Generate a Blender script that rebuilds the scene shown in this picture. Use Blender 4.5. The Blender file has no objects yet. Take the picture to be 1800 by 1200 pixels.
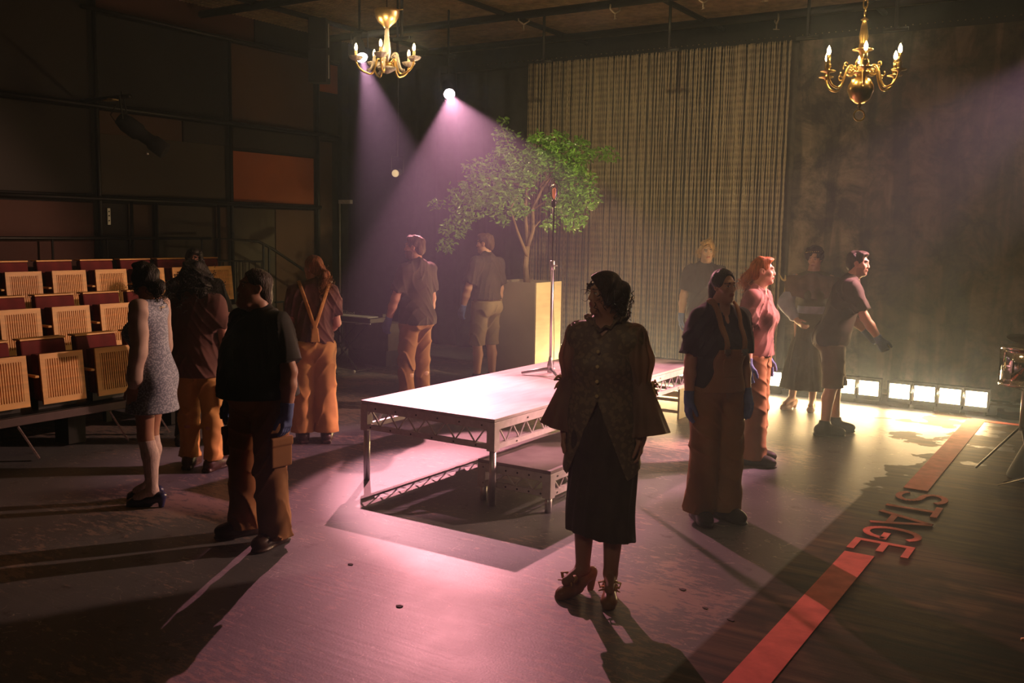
import bpy, math, random
import numpy as np
from mathutils import Vector, Matrix, Euler
PI = math.pi
S = bpy.context.scene
COL = S.collection

# ------------------------------------------------------------------ camera
YAW, PITCH, ROLL = 0.5701, 0.1166, 0.0176
cam = bpy.data.cameras.new('camera'); cam.sensor_width = 36; cam.lens = 1684.85 / 1800 * 36
cam.clip_start = .05
cam_o = bpy.data.objects.new('camera', cam); COL.objects.link(cam_o)
cam_o.location = (0, 0, 1.9229)
cam_o.matrix_world = (Matrix.Translation((0, 0, 1.9229)) @ Matrix.Rotation(YAW, 4, 'Z')
                      @ Matrix.Rotation(PI / 2 - PITCH, 4, 'X') @ Matrix.Rotation(ROLL, 4, 'Z'))
S.camera = cam_o
S.view_settings.view_transform = 'Standard'; S.view_settings.look = 'None'
S.view_settings.gamma = 1; S.view_settings.use_curve_mapping = False
S.view_settings.exposure = 0.0
HAZE = 0.0115
S.cycles.volume_bounces = 0
S.cycles.max_bounces = 6
S.cycles.use_denoising = True
S.cycles.volume_step_rate = 4
S.cycles.sample_clamp_indirect = 6
S.cycles.caustics_reflective = False
S.cycles.caustics_refractive = False

# ------------------------------------------------------------------ world
w = bpy.data.worlds.new('hazy_theatre'); S.world = w; w.use_nodes = True
bg = w.node_tree.nodes['Background']; bg.inputs[0].default_value = (1.0, .55, .32, 1); bg.inputs[1].default_value = 0.002
vs_ = w.node_tree.nodes.new('ShaderNodeVolumeScatter')   # thin theatre haze filling the room
vs_.inputs['Color'].default_value = (.64, .77, 1.0, 1); vs_.inputs['Density'].default_value = HAZE; vs_.inputs['Anisotropy'].default_value = .7
w.node_tree.links.new(vs_.outputs[0], w.node_tree.nodes['World Output'].inputs['Volume'])

R_ = (math.cos(YAW), math.sin(YAW)); F_ = (-math.sin(YAW), math.cos(YAW))
def G(x, d):
    'ground position from metres to the right of and in front of the photographer'
    return (x * R_[0] + d * F_[0], x * R_[1] + d * F_[1])

# ------------------------------------------------------------------ stage lights
SPOTS = [
    # position, aim, colour, watts, cone deg, blend, radius
    ((-7.46, 8.40, 3.80), (-4.0, 5.75, .0), (1.0, .42, .50), 2700, 24, .6, .03, 'left'),
    ((-7.64, 10.30, 3.65), (-3.0, 5.3, .0), (1.0, .36, .42), 1900, 31.5, .15, .03, 'mid'),
    ((-0.25, 10.75, 3.95), (-4.0, 7.0, .0), (1.0, .42, .50), 3100, 28, .35, .08, 'right'),
    ((0.35, 10.9, 3.1), (-6.4, 5.2, .7), (1.0, .58, .42), 1900, 45, .3, .07, 'boom'),
    ((-2.9, 5.6, 4.55), (-5.4, 11.9, 2.4), (1.0, .80, .40), 560, 56, .9, .08, 'wash'),
    ((-1.6, 8.9, 4.5), (-6.35, 9.9, 2.2), (1.0, .84, .45), 1000, 27, .6, .07, 'tree'),
    ((0.25, 8.6, 3.3), (-2.55, 7.85, 1.35), (1.0, .44, .40), 650, 23, .5, .06, 'side'),
    ((-1.0, -1.2, 4.5), (-2.2, 5.2, 1.1), (1.0, .74, .48), 130, 30, 1.0, .12, 'added_fill'),  # unseen dim lamp added as front fill on the centre figures
]
def lamp(kind, name, loc, aim, color, power, **kw):
    l = bpy.data.lights.new(name, kind); l.energy = power; l.color = color
    for k, v in kw.items(): setattr(l, k, v)
    o = bpy.data.objects.new(name, l); COL.objects.link(o); o.location = loc
    if aim is not None:
        o.rotation_euler = (Vector(aim) - Vector(loc)).to_track_quat('-Z', 'Y').to_euler()
    return o
for loc, aim, c, wt, ang, bl, rad, nm in SPOTS:
    lamp('SPOT', 'spotlight_beam', loc, aim, c, wt, spot_size=math.radians(ang), spot_blend=bl, shadow_soft_size=rad)
# footlights: one area light per lamp group of four, at the lamp faces
FOOT_U = [-1.16, -2.28, -3.40, -4.52, -5.64]
for u in FOOT_U:
    a = lamp('AREA', 'footlight_glow', (u - .52, 11.335, .19), (u - .52, 10.4, .62), (1.0, .66, .29), 74, shape='RECTANGLE', size=1.0, size_y=.13)
    a.data.spread = math.radians(165)

# ------------------------------------------------------------------ materials
def new_mat(name):
    m = bpy.data.materials.new(name); m.use_nodes = True
    nt = m.node_tree; b = nt.nodes['Principled BSDF']
    return m, nt, b
def N(nt, t, **kw):
    n = nt.nodes.new(t)
    for k, v in kw.items():
        if k in n.inputs: n.inputs[k].default_value = v
        else: setattr(n, k, v)
    return n
def mat(name, col, rough=.7, metal=0, var=.25, scale=8, bump=0, bscale=60, stretch=None, spec=.5, trans=0, emit=None, estr=0, alpha=1, sheen=0):
    m, nt, b = new_mat(name)
    b.inputs['Roughness'].default_value = rough; b.inputs['Metallic'].default_value = metal
    b.inputs['Specular IOR Level'].default_value = spec
    if sheen: b.inputs['Sheen Weight'].default_value = sheen
    tc = N(nt, 'ShaderNodeTexCoord'); src = tc.outputs['Object']
    if stretch:
        mp = N(nt, 'ShaderNodeMapping'); mp.inputs['Scale'].default_value = stretch
        nt.links.new(src, mp.inputs[0]); src = mp.outputs[0]
    nz = N(nt, 'ShaderNodeTexNoise', Scale=scale, Detail=5.0); nt.links.new(src, nz.inputs['Vector'])
    rp = N(nt, 'ShaderNodeValToRGB')
    c = np.array(col[:3])
    rp.color_ramp.elements[0].color = (*np.clip(c * (1 - var), 0, 1), 1); rp.color_ramp.elements[0].position = .3
    rp.color_ramp.elements[1].color = (*np.clip(c * (1 + var), 0, 1), 1); rp.color_ramp.elements[1].position = .7
    nt.links.new(nz.outputs[0], rp.inputs[0]); nt.links.new(rp.outputs[0], b.inputs['Base Color'])
    if bump:
        n2 = N(nt, 'ShaderNodeTexNoise', Scale=bscale, Detail=3.0); nt.links.new(src, n2.inputs['Vector'])
        bp = N(nt, 'ShaderNodeBump', Strength=bump, Distance=.01); nt.links.new(n2.outputs[0], bp.inputs['Height'])
        nt.links.new(bp.outputs[0], b.inputs['Normal'])
    if trans: b.inputs['Transmission Weight'].default_value = trans
    if emit:
        b.inputs['Emission Color'].default_value = (*emit, 1); b.inputs['Emission Strength'].default_value = estr
        m.cycles.emission_sampling = 'NONE'
    return m
M = {}
M['black'] = mat('black_metal', (.018, .017, .016), .45, .4)
M['blackmatte'] = mat('black_matte', (.012, .011, .011), .85)
M['drape'] = mat('black_drape', (.02, .017, .018), .95, var=.4)
M['alu'] = mat('aluminium', (.62, .6, .6), .38, .75, var=.08)
M['whitepaint'] = mat('white_painted_steel', (.60, .56, .56), .5, .1, var=.12, scale=20)
M['deck'] = mat('deck_ply', (.50, .46, .46), .42, 0, var=.16, scale=3, bump=.12, bscale=20, stretch=(6, 1, 1))
M['decktop2'] = mat('step_ply', (.30, .24, .26), .5, 0, var=.2, scale=5)
M['seatwood'] = mat('birch_ply', (.80, .42, .12), .45, 0, var=.15, scale=2, stretch=(1, 1, 14))
M['redfab'] = mat('red_upholstery', (.16, .018, .02), .85, bump=.2, bscale=200)
M['plywood'] = mat('plywood_box', (.56, .44, .28), .6, 0, var=.15, scale=3, stretch=(1, 1, 5))
M['planter'] = mat('planter_board', (.30, .22, .17), .6, 0, var=.12, scale=2)
M['brass'] = mat('brass', (.78, .55, .20), .28, 1.0, var=.12, scale=30)
M['brushed'] = mat('brushed_brass', (.74, .56, .27), .36, 1.0, var=.08, scale=3, stretch=(40, 40, 1))
M['chrome'] = mat('chrome', (.85, .83, .8), .08, 1.0, var=.02)
M['glass'] = mat('clear_glass', (.95, .95, .95), .03, 0, var=.01, trans=1.0)
M['crystal'] = mat('cut_crystal', (.95, .9, .82), .12, 0, var=.02, trans=.55, bump=.6, bscale=120)
M['candle'] = mat('candle_sleeve', (.75, .58, .34), .5)
M['bulb'] = mat('lit_bulb', (1, .8, .5), .3, emit=(1.0, .66, .30), estr=38)
M['lens'] = mat('lit_lens', (1, .8, .9), .3, emit=(1.0, .78, .90), estr=25)
M['dimlens'] = mat('dim_lens', (.9, .75, .45), .3, emit=(1.0, .72, .40), estr=.55)
M['foot'] = mat('footlight_face', (1, .9, .7), .3, emit=(1.0, .80, .50), estr=16)
M['filament'] = mat('glowing_filament', (1, .3, .1), .3, emit=(1.0, .25, .10), estr=.6)
M['redline'] = mat('red_floor_paint', (.92, .20, .15), .7, 0, var=.2, scale=9, bump=.1, bscale=40, spec=.15)
M['bark'] = mat('bark', (.20, .12, .07), .8, bump=.4, bscale=40)
M['leaf'] = mat('leaf', (.15, .30, .045), .26, 0, var=.55, scale=3)
_n = M['leaf'].node_tree; _r = [n for n in _n.nodes if n.type == 'VALTORGB'][0]; [n for n in _n.nodes if n.type == 'TEX_NOISE'][0].inputs['Scale'].default_value = 9
_e = _r.color_ramp.elements.new(.84); _e.color = (.62, .62, .34, 1); _r.color_ramp.elements[1].position = .60  # cream patches: highlights from the warm lamps painted into the leaf colour
_b = M['leaf'].node_tree.nodes['Principled BSDF']
def add_translucent(m, col, fac):
    nt = m.node_tree; b = nt.nodes['Principled BSDF']; out = nt.nodes['Material Output']
    t = N(nt, 'ShaderNodeBsdfTranslucent'); t.inputs[0].default_value = (*col, 1)
    mx = N(nt, 'ShaderNodeMixShader'); mx.inputs[0].default_value = fac
    nt.links.new(b.outputs[0], mx.inputs[1]); nt.links.new(t.outputs[0], mx.inputs[2]); nt.links.new(mx.outputs[0], out.inputs[0])
add_translucent(M['leaf'], (.25, .5, .05), .35)

def floor_mat():
    m, nt, b = new_mat('painted_stage_floor')
    tc = N(nt, 'ShaderNodeTexCoord'); L = nt.links
    sep = N(nt, 'ShaderNodeSeparateXYZ'); L.new(tc.outputs['Object'], sep.inputs[0])
    # ragged paint edge along the line x = -1.56
    edge_n = N(nt, 'ShaderNodeTexNoise', Scale=2.2, Detail=6.0); L.new(tc.outputs['Object'], edge_n.inputs['Vector'])
    far = N(nt, 'ShaderNodeMapRange'); far.inputs['From Min'].default_value = 7.3; far.inputs['From Max'].default_value = 10.5
    far.inputs['To Min'].default_value = .0; far.inputs['To Max'].default_value = 1.3; L.new(sep.outputs[1], far.inputs[0])
    e0 = N(nt, 'ShaderNodeMath', operation='SUBTRACT'); L.new(edge_n.outputs[0], e0.inputs[0]); e0.inputs[1].default_value = .47
    e1 = N(nt, 'ShaderNodeMath', operation='MULTIPLY'); L.new(e0.outputs[0], e1.inputs[0]); L.new(far.outputs[0], e1.inputs[1])
    e1b = N(nt, 'ShaderNodeMath', operation='MULTIPLY'); L.new(e1.outputs[0], e1b.inputs[0]); e1b.inputs[1].default_value = 6.0
    e2 = N(nt, 'ShaderNodeMath', operation='SUBTRACT'); L.new(sep.outputs[0], e2.inputs[0]); L.new(e1b.outputs[0], e2.inputs[1])
    zone = N(nt, 'ShaderNodeMapRange'); zone.inputs['From Min'].default_value = -1.57; zone.inputs['From Max'].default_value = -1.545; L.new(e2.outputs[0], zone.inputs[0])
    # painted part
    n1 = N(nt, 'ShaderNodeTexNoise', Scale=1.3, Detail=8.0, Roughness=.62); L.new(tc.outputs['Object'], n1.inputs['Vector'])
    r1 = N(nt, 'ShaderNodeValToRGB'); L.new(n1.outputs[0], r1.inputs[0])
    r1.color_ramp.elements[0].position = .35; r1.color_ramp.elements[0].color = (.105, .106, .120, 1)
    r1.color_ramp.elements[1].position = .68; r1.color_ramp.elements[1].color = (.165, .165, .185, 1)
    # scuffs: short pale scratches and flakes
    mp = N(nt, 'ShaderNodeMapping'); mp.inputs['Scale'].default_value = (9, 22, 1); mp.inputs['Rotation'].default_value = (0, 0, .15); L.new(tc.outputs['Object'], mp.inputs[0])
    n2 = N(nt, 'ShaderNodeTexNoise', Scale=1.0, Detail=6.0, Roughness=.75); L.new(mp.outputs[0], n2.inputs['Vector'])
    n2m = N(nt, 'ShaderNodeTexNoise', Scale=.8, Detail=3.0); L.new(tc.outputs['Object'], n2m.inputs['Vector'])
    ad = N(nt, 'ShaderNodeMath', operation='ADD'); L.new(n2.outputs[0], ad.inputs[0]); L.new(n2m.outputs[0], ad.inputs[1])
    r2 = N(nt, 'ShaderNodeValToRGB'); L.new(ad.outputs[0], r2.inputs[0])
    r2.color_ramp.elements[0].position = .62; r2.color_ramp.elements[0].color = (0, 0, 0, 1)
    r2.color_ramp.elements[1].position = .66; r2.color_ramp.elements[1].color = (1, 1, 1, 1)
    # values above 1 saturate: shift the sum into range
    ad.inputs[1].default_value = 0; half = N(nt, 'ShaderNodeMath', operation='MULTIPLY'); L.new(ad.outputs[0], half.inputs[0]); half.inputs[1].default_value = .5
    L.new(half.outputs[0], r2.inputs[0]); r2.color_ramp.elements[0].position = .535; r2.color_ramp.elements[1].position = .565
    mx = N(nt, 'ShaderNodeMix', data_type='RGBA'); L.new(r2.outputs[0], mx.inputs[0]); mx.inputs[7].default_value = (.33, .24, .22, 1)
    # curved scratches (thin bands of a distorted noise) and dark stains
    sn = N(nt, 'ShaderNodeTexNoise', Scale=3.2, Detail=2.0, Distortion=1.2); L.new(tc.outputs['Object'], sn.inputs['Vector'])
    sa = N(nt, 'ShaderNodeMath', operation='SUBTRACT'); L.new(sn.outputs[0], sa.inputs[0]); sa.inputs[1].default_value = .5
    sb = N(nt, 'ShaderNodeMath', operation='ABSOLUTE'); L.new(sa.outputs[0], sb.inputs[0])
    sg = N(nt, 'ShaderNodeMath', operation='LESS_THAN'); L.new(sb.outputs[0], sg.inputs[0]); sg.inputs[1].default_value = .0035
    sk_ = N(nt, 'ShaderNodeTexNoise', Scale=2.1, Detail=2.0); L.new(mp.outputs[0], sk_.inputs['Vector'])
    sc2 = N(nt, 'ShaderNodeMath', operation='GREATER_THAN'); L.new(sk_.outputs[0], sc2.inputs[0]); sc2.inputs[1].default_value = .5
    sm = N(nt, 'ShaderNodeMath', operation='MULTIPLY'); L.new(sg.outputs[0], sm.inputs[0]); L.new(sc2.outputs[0], sm.inputs[1])
    sx = N(nt, 'ShaderNodeMix', data_type='RGBA'); L.new(sm.outputs[0], sx.inputs[0]); L.new(r1.outputs[0], sx.inputs[6]); sx.inputs[7].default_value = (.34, .29, .29, 1)
    dn = N(nt, 'ShaderNodeTexNoise', Scale=5.5, Detail=6.0, Roughness=.7); L.new(tc.outputs['Object'], dn.inputs['Vector'])
    dr_ = N(nt, 'ShaderNodeValToRGB'); L.new(dn.outputs[0], dr_.inputs[0])
    dr_.color_ramp.elements[0].position = .34; dr_.color_ramp.elements[0].color = (.55, .5, .5, 1); dr_.color_ramp.elements[1].position = .42; dr_.color_ramp.elements[1].color = (1, 1, 1, 1)
    dm = N(nt, 'ShaderNodeMix', data_type='RGBA', blend_type='MULTIPLY'); dm.inputs[0].default_value = 1; L.new(sx.outputs[2], dm.inputs[6]); L.new(dr_.outputs[0], dm.inputs[7])
    L.new(dm.outputs[2], mx.inputs[6])
    # bare planks
    mp3 = N(nt, 'ShaderNodeMapping'); mp3.inputs['Scale'].default_value = (1.2, 14, 1); L.new(tc.outputs['Object'], mp3.inputs[0])
    n3 = N(nt, 'ShaderNodeTexNoise', Scale=1.0, Detail=7.0, Roughness=.6); L.new(mp3.outputs[0], n3.inputs['Vector'])
    r3 = N(nt, 'ShaderNodeValToRGB'); L.new(n3.outputs[0], r3.inputs[0])
    r3.color_ramp.elements[0].position = .38; r3.color_ramp.elements[0].color = (.022, .014, .009, 1)
    r3.color_ramp.elements[1].position = .7; r3.color_ramp.elements[1].color = (.13, .08, .045, 1)
    n4 = N(nt, 'ShaderNodeTexNoise', Scale=1.6, Detail=5.0); L.new(tc.outputs['Object'], n4.inputs['Vector'])
    r4 = N(nt, 'ShaderNodeValToRGB'); L.new(n4.outputs[0], r4.inputs[0])
    r4.color_ramp.elements[0].position = .46; r4.color_ramp.elements[0].color = (.38, .36, .34, 1)
    r4.color_ramp.elements[1].position = .52; r4.color_ramp.elements[1].color = (1.25, 1.2, 1.15, 1)
    mul = N(nt, 'ShaderNodeMix', data_type='RGBA', blend_type='MULTIPLY'); mul.inputs[0].default_value = .8
    L.new(r3.outputs[0], mul.inputs[6]); L.new(r4.outputs[0], mul.inputs[7])
    fin = N(nt, 'ShaderNodeMix', data_type='RGBA'); L.new(zone.outputs[0], fin.inputs[0]); L.new(mx.outputs[2], fin.inputs[6]); L.new(mul.outputs[2], fin.inputs[7])
    L.new(fin.outputs[2], b.inputs['Base Color'])
    rr = N(nt, 'ShaderNodeMapRange'); L.new(n1.outputs[0], rr.inputs[0]); rr.inputs['To Min'].default_value = .36; rr.inputs['To Max'].default_value = .58
    rz_ = N(nt, 'ShaderNodeMix', data_type='FLOAT'); L.new(zone.outputs[0], rz_.inputs[0]); L.new(rr.outputs[0], rz_.inputs[2]); rz_.inputs[3].default_value = .62
    L.new(rz_.outputs[0], b.inputs['Roughness'])
    sz_ = N(nt, 'ShaderNodeMix', data_type='FLOAT'); L.new(zone.outputs[0], sz_.inputs[0]); sz_.inputs[2].default_value = .5; sz_.inputs[3].default_value = .12; L.new(sz_.outputs[0], b.inputs['Specular IOR Level'])
    # plank relief across v
    wv = N(nt, 'ShaderNodeTexNoise', Scale=1.0, Detail=4.0); mp5 = N(nt, 'ShaderNodeMapping'); mp5.inputs['Scale'].default_value = (.8, 26, 1)
    L.new(tc.outputs['Object'], mp5.inputs[0]); L.new(mp5.outputs[0], wv.inputs['Vector'])
    fine = N(nt, 'ShaderNodeTexNoise', Scale=90.0, Detail=3.0); L.new(tc.outputs['Object'], fine.inputs['Vector'])
    b1 = N(nt, 'ShaderNodeBump', Strength=.10, Distance=.010); L.new(wv.outputs[0], b1.inputs['Height'])
    b2 = N(nt, 'ShaderNodeBump', Strength=.2, Distance=.003); L.new(fine.outputs[0], b2.inputs['Height']); L.new(b1.outputs[0], b2.inputs['Normal'])
    L.new(b2.outputs[0], b.inputs['Normal'])
    return m
M['floor'] = floor_mat()

def backdrop_mat():
    m, nt, b = new_mat('painted_forest_cloth'); L = nt.links
    tc = N(nt, 'ShaderNodeTexCoord')
    mp = N(nt, 'ShaderNodeMapping'); mp.inputs['Scale'].default_value = (2.2, 1, .28); L.new(tc.outputs['Object'], mp.inputs[0])
    tr = N(nt, 'ShaderNodeTexNoise', Scale=1.6, Detail=4.0, Distortion=.6); L.new(mp.outputs[0], tr.inputs['Vector'])
    rt = N(nt, 'ShaderNodeValToRGB'); L.new(tr.outputs[0], rt.inputs[0])
    e = rt.color_ramp.elements; e[0].position = .44; e[0].color = (0, 0, 0, 1); e[1].position = .54; e[1].color = (1, 1, 1, 1)
    fo = N(nt, 'ShaderNodeTexNoise', Scale=2.6, Detail=8.0, Roughness=.7, Distortion=.4); L.new(tc.outputs['Object'], fo.inputs['Vector'])
    rf = N(nt, 'ShaderNodeValToRGB'); L.new(fo.outputs[0], rf.inputs[0])
    e = rf.color_ramp.elements; e[0].position = .40; e[0].color = (.055, .04, .028, 1); e[1].position = .62; e[1].color = (.26, .20, .14, 1)
    mx = N(nt, 'ShaderNodeMix', data_type='RGBA', blend_type='MULTIPLY'); mx.inputs[0].default_value = .55
    L.new(rf.outputs[0], mx.inputs[6]); L.new(rt.outputs[0], mx.inputs[7])
    L.new(mx.outputs[2], b.inputs['Base Color']); b.inputs['Roughness'].default_value = .95
    return m
M['backdrop'] = backdrop_mat()

# ------------------------------------------------------------------ mesh helpers
class MB:
    def __init__(s): s.v = []; s.f = []
    def raw(s, vs, fs):
        o = len(s.v); s.v += [tuple(map(float, p)) for p in vs]; s.f += [tuple(i + o for i in f) for f in fs]; return s
    def box(s, lo, hi):
        x0, y0, z0 = lo; x1, y1, z1 = hi
        return s.raw([(x0, y0, z0), (x1, y0, z0), (x1, y1, z0), (x0, y1, z0), (x0, y0, z1), (x1, y0, z1), (x1, y1, z1), (x0, y1, z1)],
                     [(0, 3, 2, 1), (4, 5, 6, 7), (0, 1, 5, 4), (1, 2, 6, 5), (2, 3, 7, 6), (3, 0, 4, 7)])
    def tube(s, pts, r, n=10, cap=True):
        pts = [Vector(p) for p in pts]; rs = r if isinstance(r, (list, tuple)) else [r] * len(pts)
        t0 = (pts[1] - pts[0]).normalized(); a = t0.orthogonal().normalized(); rings = []
        for i, p in enumerate(pts):
            t = ((pts[min(i + 1, len(pts) - 1)] - pts[max(i - 1, 0)])).normalized()
            a = (a - t * a.dot(t)); a = a.normalized() if a.length > 1e-6 else t.orthogonal().normalized()
            b = t.cross(a)
            rings.append([p + (a * math.cos(2 * PI * k / n) + b * math.sin(2 * PI * k / n)) * rs[i] for k in range(n)])
        vs = [q for r_ in rings for q in r_]; fs = []
        for i in range(len(pts) - 1):
            for k in range(n): fs.append((i * n + k, i * n + (k + 1) % n, (i + 1) * n + (k + 1) % n, (i + 1) * n + k))
        if cap: fs.append(tuple(range(n - 1, -1, -1))); fs.append(tuple((len(pts) - 1) * n + k for k in range(n)))
        return s.raw(vs, fs)
    def bar(s, a, b, w, h=None):
        'square bar between two points'
        h = h or w; a = Vector(a); b = Vector(b); t = (b - a).normalized()
        up = Vector((0, 0, 1)) if abs(t.z) < .9 else Vector((0, 1, 0)); x = t.cross(up).normalized(); y = x.cross(t)
        vs = [p + x * sx * w / 2 + y * sy * h / 2 for p in (a, b) for sx, sy in ((-1, -1), (1, -1), (1, 1), (-1, 1))]
        return s.raw(vs, [(0, 1, 2, 3)[::-1], (4, 5, 6, 7), (0, 1, 5, 4), (1, 2, 6, 5), (2, 3, 7, 6), (3, 0, 4, 7)])
    def lathe(s, prof, c=(0, 0, 0), n=24, axis='z', R=None):
        vs = []; fs = []; c = Vector(c)
        for (r, z) in prof:
            for k in range(n):
                a = 2 * PI * k / n; p = Vector((r * math.cos(a), r * math.sin(a), z))
                if R is not None: p = R @ p
                vs.append(c + p)
        m = len(prof)
        for i in range(m - 1):
            for k in range(n): fs.append((i * n + k, i * n + (k + 1) % n, (i + 1) * n + (k + 1) % n, (i + 1) * n + k))
        if prof[0][0] > 1e-4: fs.append(tuple(range(n - 1, -1, -1)))
        if prof[-1][0] > 1e-4: fs.append(tuple((m - 1) * n + k for k in range(n)))
        return s.raw(vs, fs)
    def build(s, name, m, parent=None, loc=None, smooth=False, bevel=0):
        me = bpy.data.meshes.new(name); me.from_pydata(s.v, [], s.f); me.update()
        if m: me.materials.append(m)
        if smooth: me.polygons.foreach_set('use_smooth', [True] * len(me.polygons))
        o = bpy.data.objects.new(name, me); COL.objects.link(o)
        if parent: o.parent = parent
        if loc: o.location = loc
        if bevel:
            md = o.modifiers.new('bevel', 'BEVEL'); md.width = bevel; md.segments = 2; md.limit_method = 'ANGLE'
        return o
def tag(o, label=None, cat=None, group=None, kind=None):
    for k, v in (('label', label), ('category', cat), ('group', group), ('kind', kind)):
        if v: o[k] = v
    return o
def empty(name, loc, rz=0, **kw):
    o = bpy.data.objects.new(name, None); COL.objects.link(o); o.location = loc; o.rotation_euler = (0, 0, rz); o.empty_display_size = .1
    return tag(o, **kw)
def kids(o): return [c for c in bpy.data.objects if c.parent == o]
def copy_tree(o, parent=None):
    c = o.copy(); COL.objects.link(c)
    if parent: c.parent = parent
    for ch in kids(o): copy_tree(ch, c)
    return c

# ------------------------------------------------------------------ room
fl = MB().box((-13, -3, -.1), (5, 14, 0)).build('floor', M['floor']); tag(fl, kind='structure')
tag(MB().box((-13, 12.95, 0), (5, 13.1, 6)).build('wall_back', M['drape']), kind='structure')
wall = MB().box((-10.75, -3, 0), (-10.55, 11.3, 6)).build('wall_left', M['blackmatte']); tag(wall, kind='structure')
tag(MB().box((-13, 11.35, 0), (-10.5, 11.5, 6)).build('wall_left_return', M['drape']), kind='structure')
tag(MB().box((-13, -3, 5.9), (5, 14, 6)).build('ceiling', M['blackmatte']), kind='structure')
def pm(name, c): return mat(name, c, .75, 0, var=.12, scale=2)
P_dark = pm('panel_umber', (.018, .013, .009)); P_olive = pm('panel_olive', (.045, .034, .020)); P_rust = pm('panel_rust', (.32, .08, .02))
P_brown = pm('panel_brown', (.062, .028, .012)); P_black = pm('panel_black', (.008, .006, .005)); P_dr = pm('panel_dark_rust', (.055, .014, .006))
panels = [  # v0, v1, z0, z1, material, label bits
    (5.0, 7.04, 3.33, 5.6, P_dark, 'dark umber'), (5.0, 7.04, 2.25, 3.25, P_dark, 'dark umber'), (5.0, 7.04, .1, 2.15, P_dr, 'dark rust'),
    (7.14, 9.05, 3.34, 4.37, P_black, 'near black'), (7.14, 9.05, 2.25, 2.98, P_olive, 'olive brown'), (7.14, 8.35, 2.98, 3.25, P_brown, 'brown'),
    (8.37, 10.75, 2.98, 3.25, P_dark, 'dark umber'), (9.17, 10.75, 3.32, 4.37, P_rust_d if False else P_brown, 'russet brown'),
    (7.14, 9.6, 4.42, 5.6, P_dr, 'dark rust'), (9.62, 11.28, 4.42, 5.6, P_black, 'near black'),
    (9.17, 10.75, 2.24, 2.93, P_rust, 'bright rust'), (7.14, 7.50, .1, 2.15, P_dark, 'dark umber'), (7.52, 7.86, .1, 2.15, P_brown, 'brown'),
    (7.90, 8.85, .1, 2.15, P_olive, 'olive'), (8.88, 9.08, .1, 2.15, P_brown, 'brown'), (9.17, 9.95, .1, 2.15, P_olive, 'olive'), (9.97, 10.75, .1, 2.15, P_brown, 'brown'),
    (10.84, 11.28, 3.95, 4.37, P_rust, 'bright rust'), (10.84, 11.28, 3.22, 3.93, P_dark, 'dark umber'), (10.84, 11.15, .1, 3.2, P_brown, 'brown')]
where = ['left edge of the photo, upper', 'left edge of the photo, middle band', 'left edge of the photo, behind the seats', 'above the hanging profile light', 'wide one below the profile light',
         'narrow strip behind the profile light', 'long strip above the bright rust panel', 'large square high beside the hanging speaker', 'strip under the ceiling, left', 'strip under the ceiling, right',
         'lit square in the middle of the wall', 'behind the top row, with the switch plate', 'slim one right of the switch plate', 'behind the rail, crossed by rail shadows', 'slim one left of the wall post',
         'below the bright rust panel, left', 'below the bright rust panel, right', 'small one behind the hanging speaker', 'beneath the small rust panel by the corner', 'tall slim one at the end of the wall']
for p, wh in zip(panels, where):
    o = MB().box((-10.55, p[0], p[2]), (-10.515, p[1], p[3])).build('wall_panel', p[4], bevel=.004)
    tag(o, '%s acoustic wall panel, %s' % (p[5], wh), 'wall panel', 'acoustic panels on the left wall')
pipes = [((-10.46, 7.09, .0), (-10.46, 7.09, 5.7), 'tall black wall pipe left of the profile light'), ((-10.46, 9.11, 0), (-10.46, 9.11, 4.4), 'black wall pipe left of the rust panels'),
         ((-10.46, 10.79, 0), (-10.46, 10.79, 4.4), 'black wall pipe right of the bright rust panel'),
         ((-10.42, 4.5, 2.2), (-10.42, 10.8, 2.2), 'horizontal black wall pipe behind the top seats'), ((-10.42, 4.5, 3.285), (-10.42, 11.2, 3.285), 'horizontal black wall pipe carrying the profile light'),
         ((-10.42, 6.9, 4.395), (-10.42, 11.2, 4.395), 'highest horizontal black wall pipe')]
for a, b_, lb in pipes:
    tag(MB().tube([a, b_], .026, 10).build('wall_pipe', M['black'], smooth=True), lb, 'pipe', 'scaffold pipes on the left wall')
for v in (7.52, 7.88, 8.87):
    tag(MB().tube([(-10.45, v, 0), (-10.45, v, 2.18)], .02, 8).build('wall_post', M['black'], smooth=True), 'short black wall post %s' % {7.52: 'nearest the tall left pipe', 7.88: 'in the middle, by the olive panel', 8.87: 'right, near the rust panel pipe'}[v], 'post', 'short wall posts')
sw = empty('switch_plate', (-10.50, 7.23, 2.0), label='small pale switch plate on the dark wall panel', cat='switch')
MB().box((0, -.02, -.11), (.012, .02, .09)).build('plate', M['alu'], sw)
for z in (-.06, 0, .05): MB().box((.012, -.006, z - .008), (.018, .006, z + .008)).build('toggle', M['black'], sw)

# wire mesh grid over the stage
g = MB()
z = 4.75
for i in range(250):
    v = -1 + i * .058
    g.box((-10.5, v, z), (4.5, v + .012, z + .012))
for i in range(100):
    u = -10.5 + i * .15
    g.box((u, -1, z + .012), (u + .01, 13, z + .022))
tag(g.build('ceiling_mesh', mat('galvanised_wire', (.62, .48, .30), .6, .3)), kind='structure')
for k, v in enumerate((3.0, 6.2, 8.6, 10.6, 12.1)):
    tag(MB().tube([(-10.4, v, 4.62), (4, v, 4.62)], .05, 10).build('ceiling_beam', M['black'], smooth=True), kind='structure')
for k, u in enumerate((-9.4, -7.0, -4.9, -2.8, -.6)):
    tag(MB().tube([(u, -1, 4.66), (u, 12.8, 4.66)], .035, 8).build('ceiling_rail', M['black'], smooth=True), kind='structure')
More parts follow.
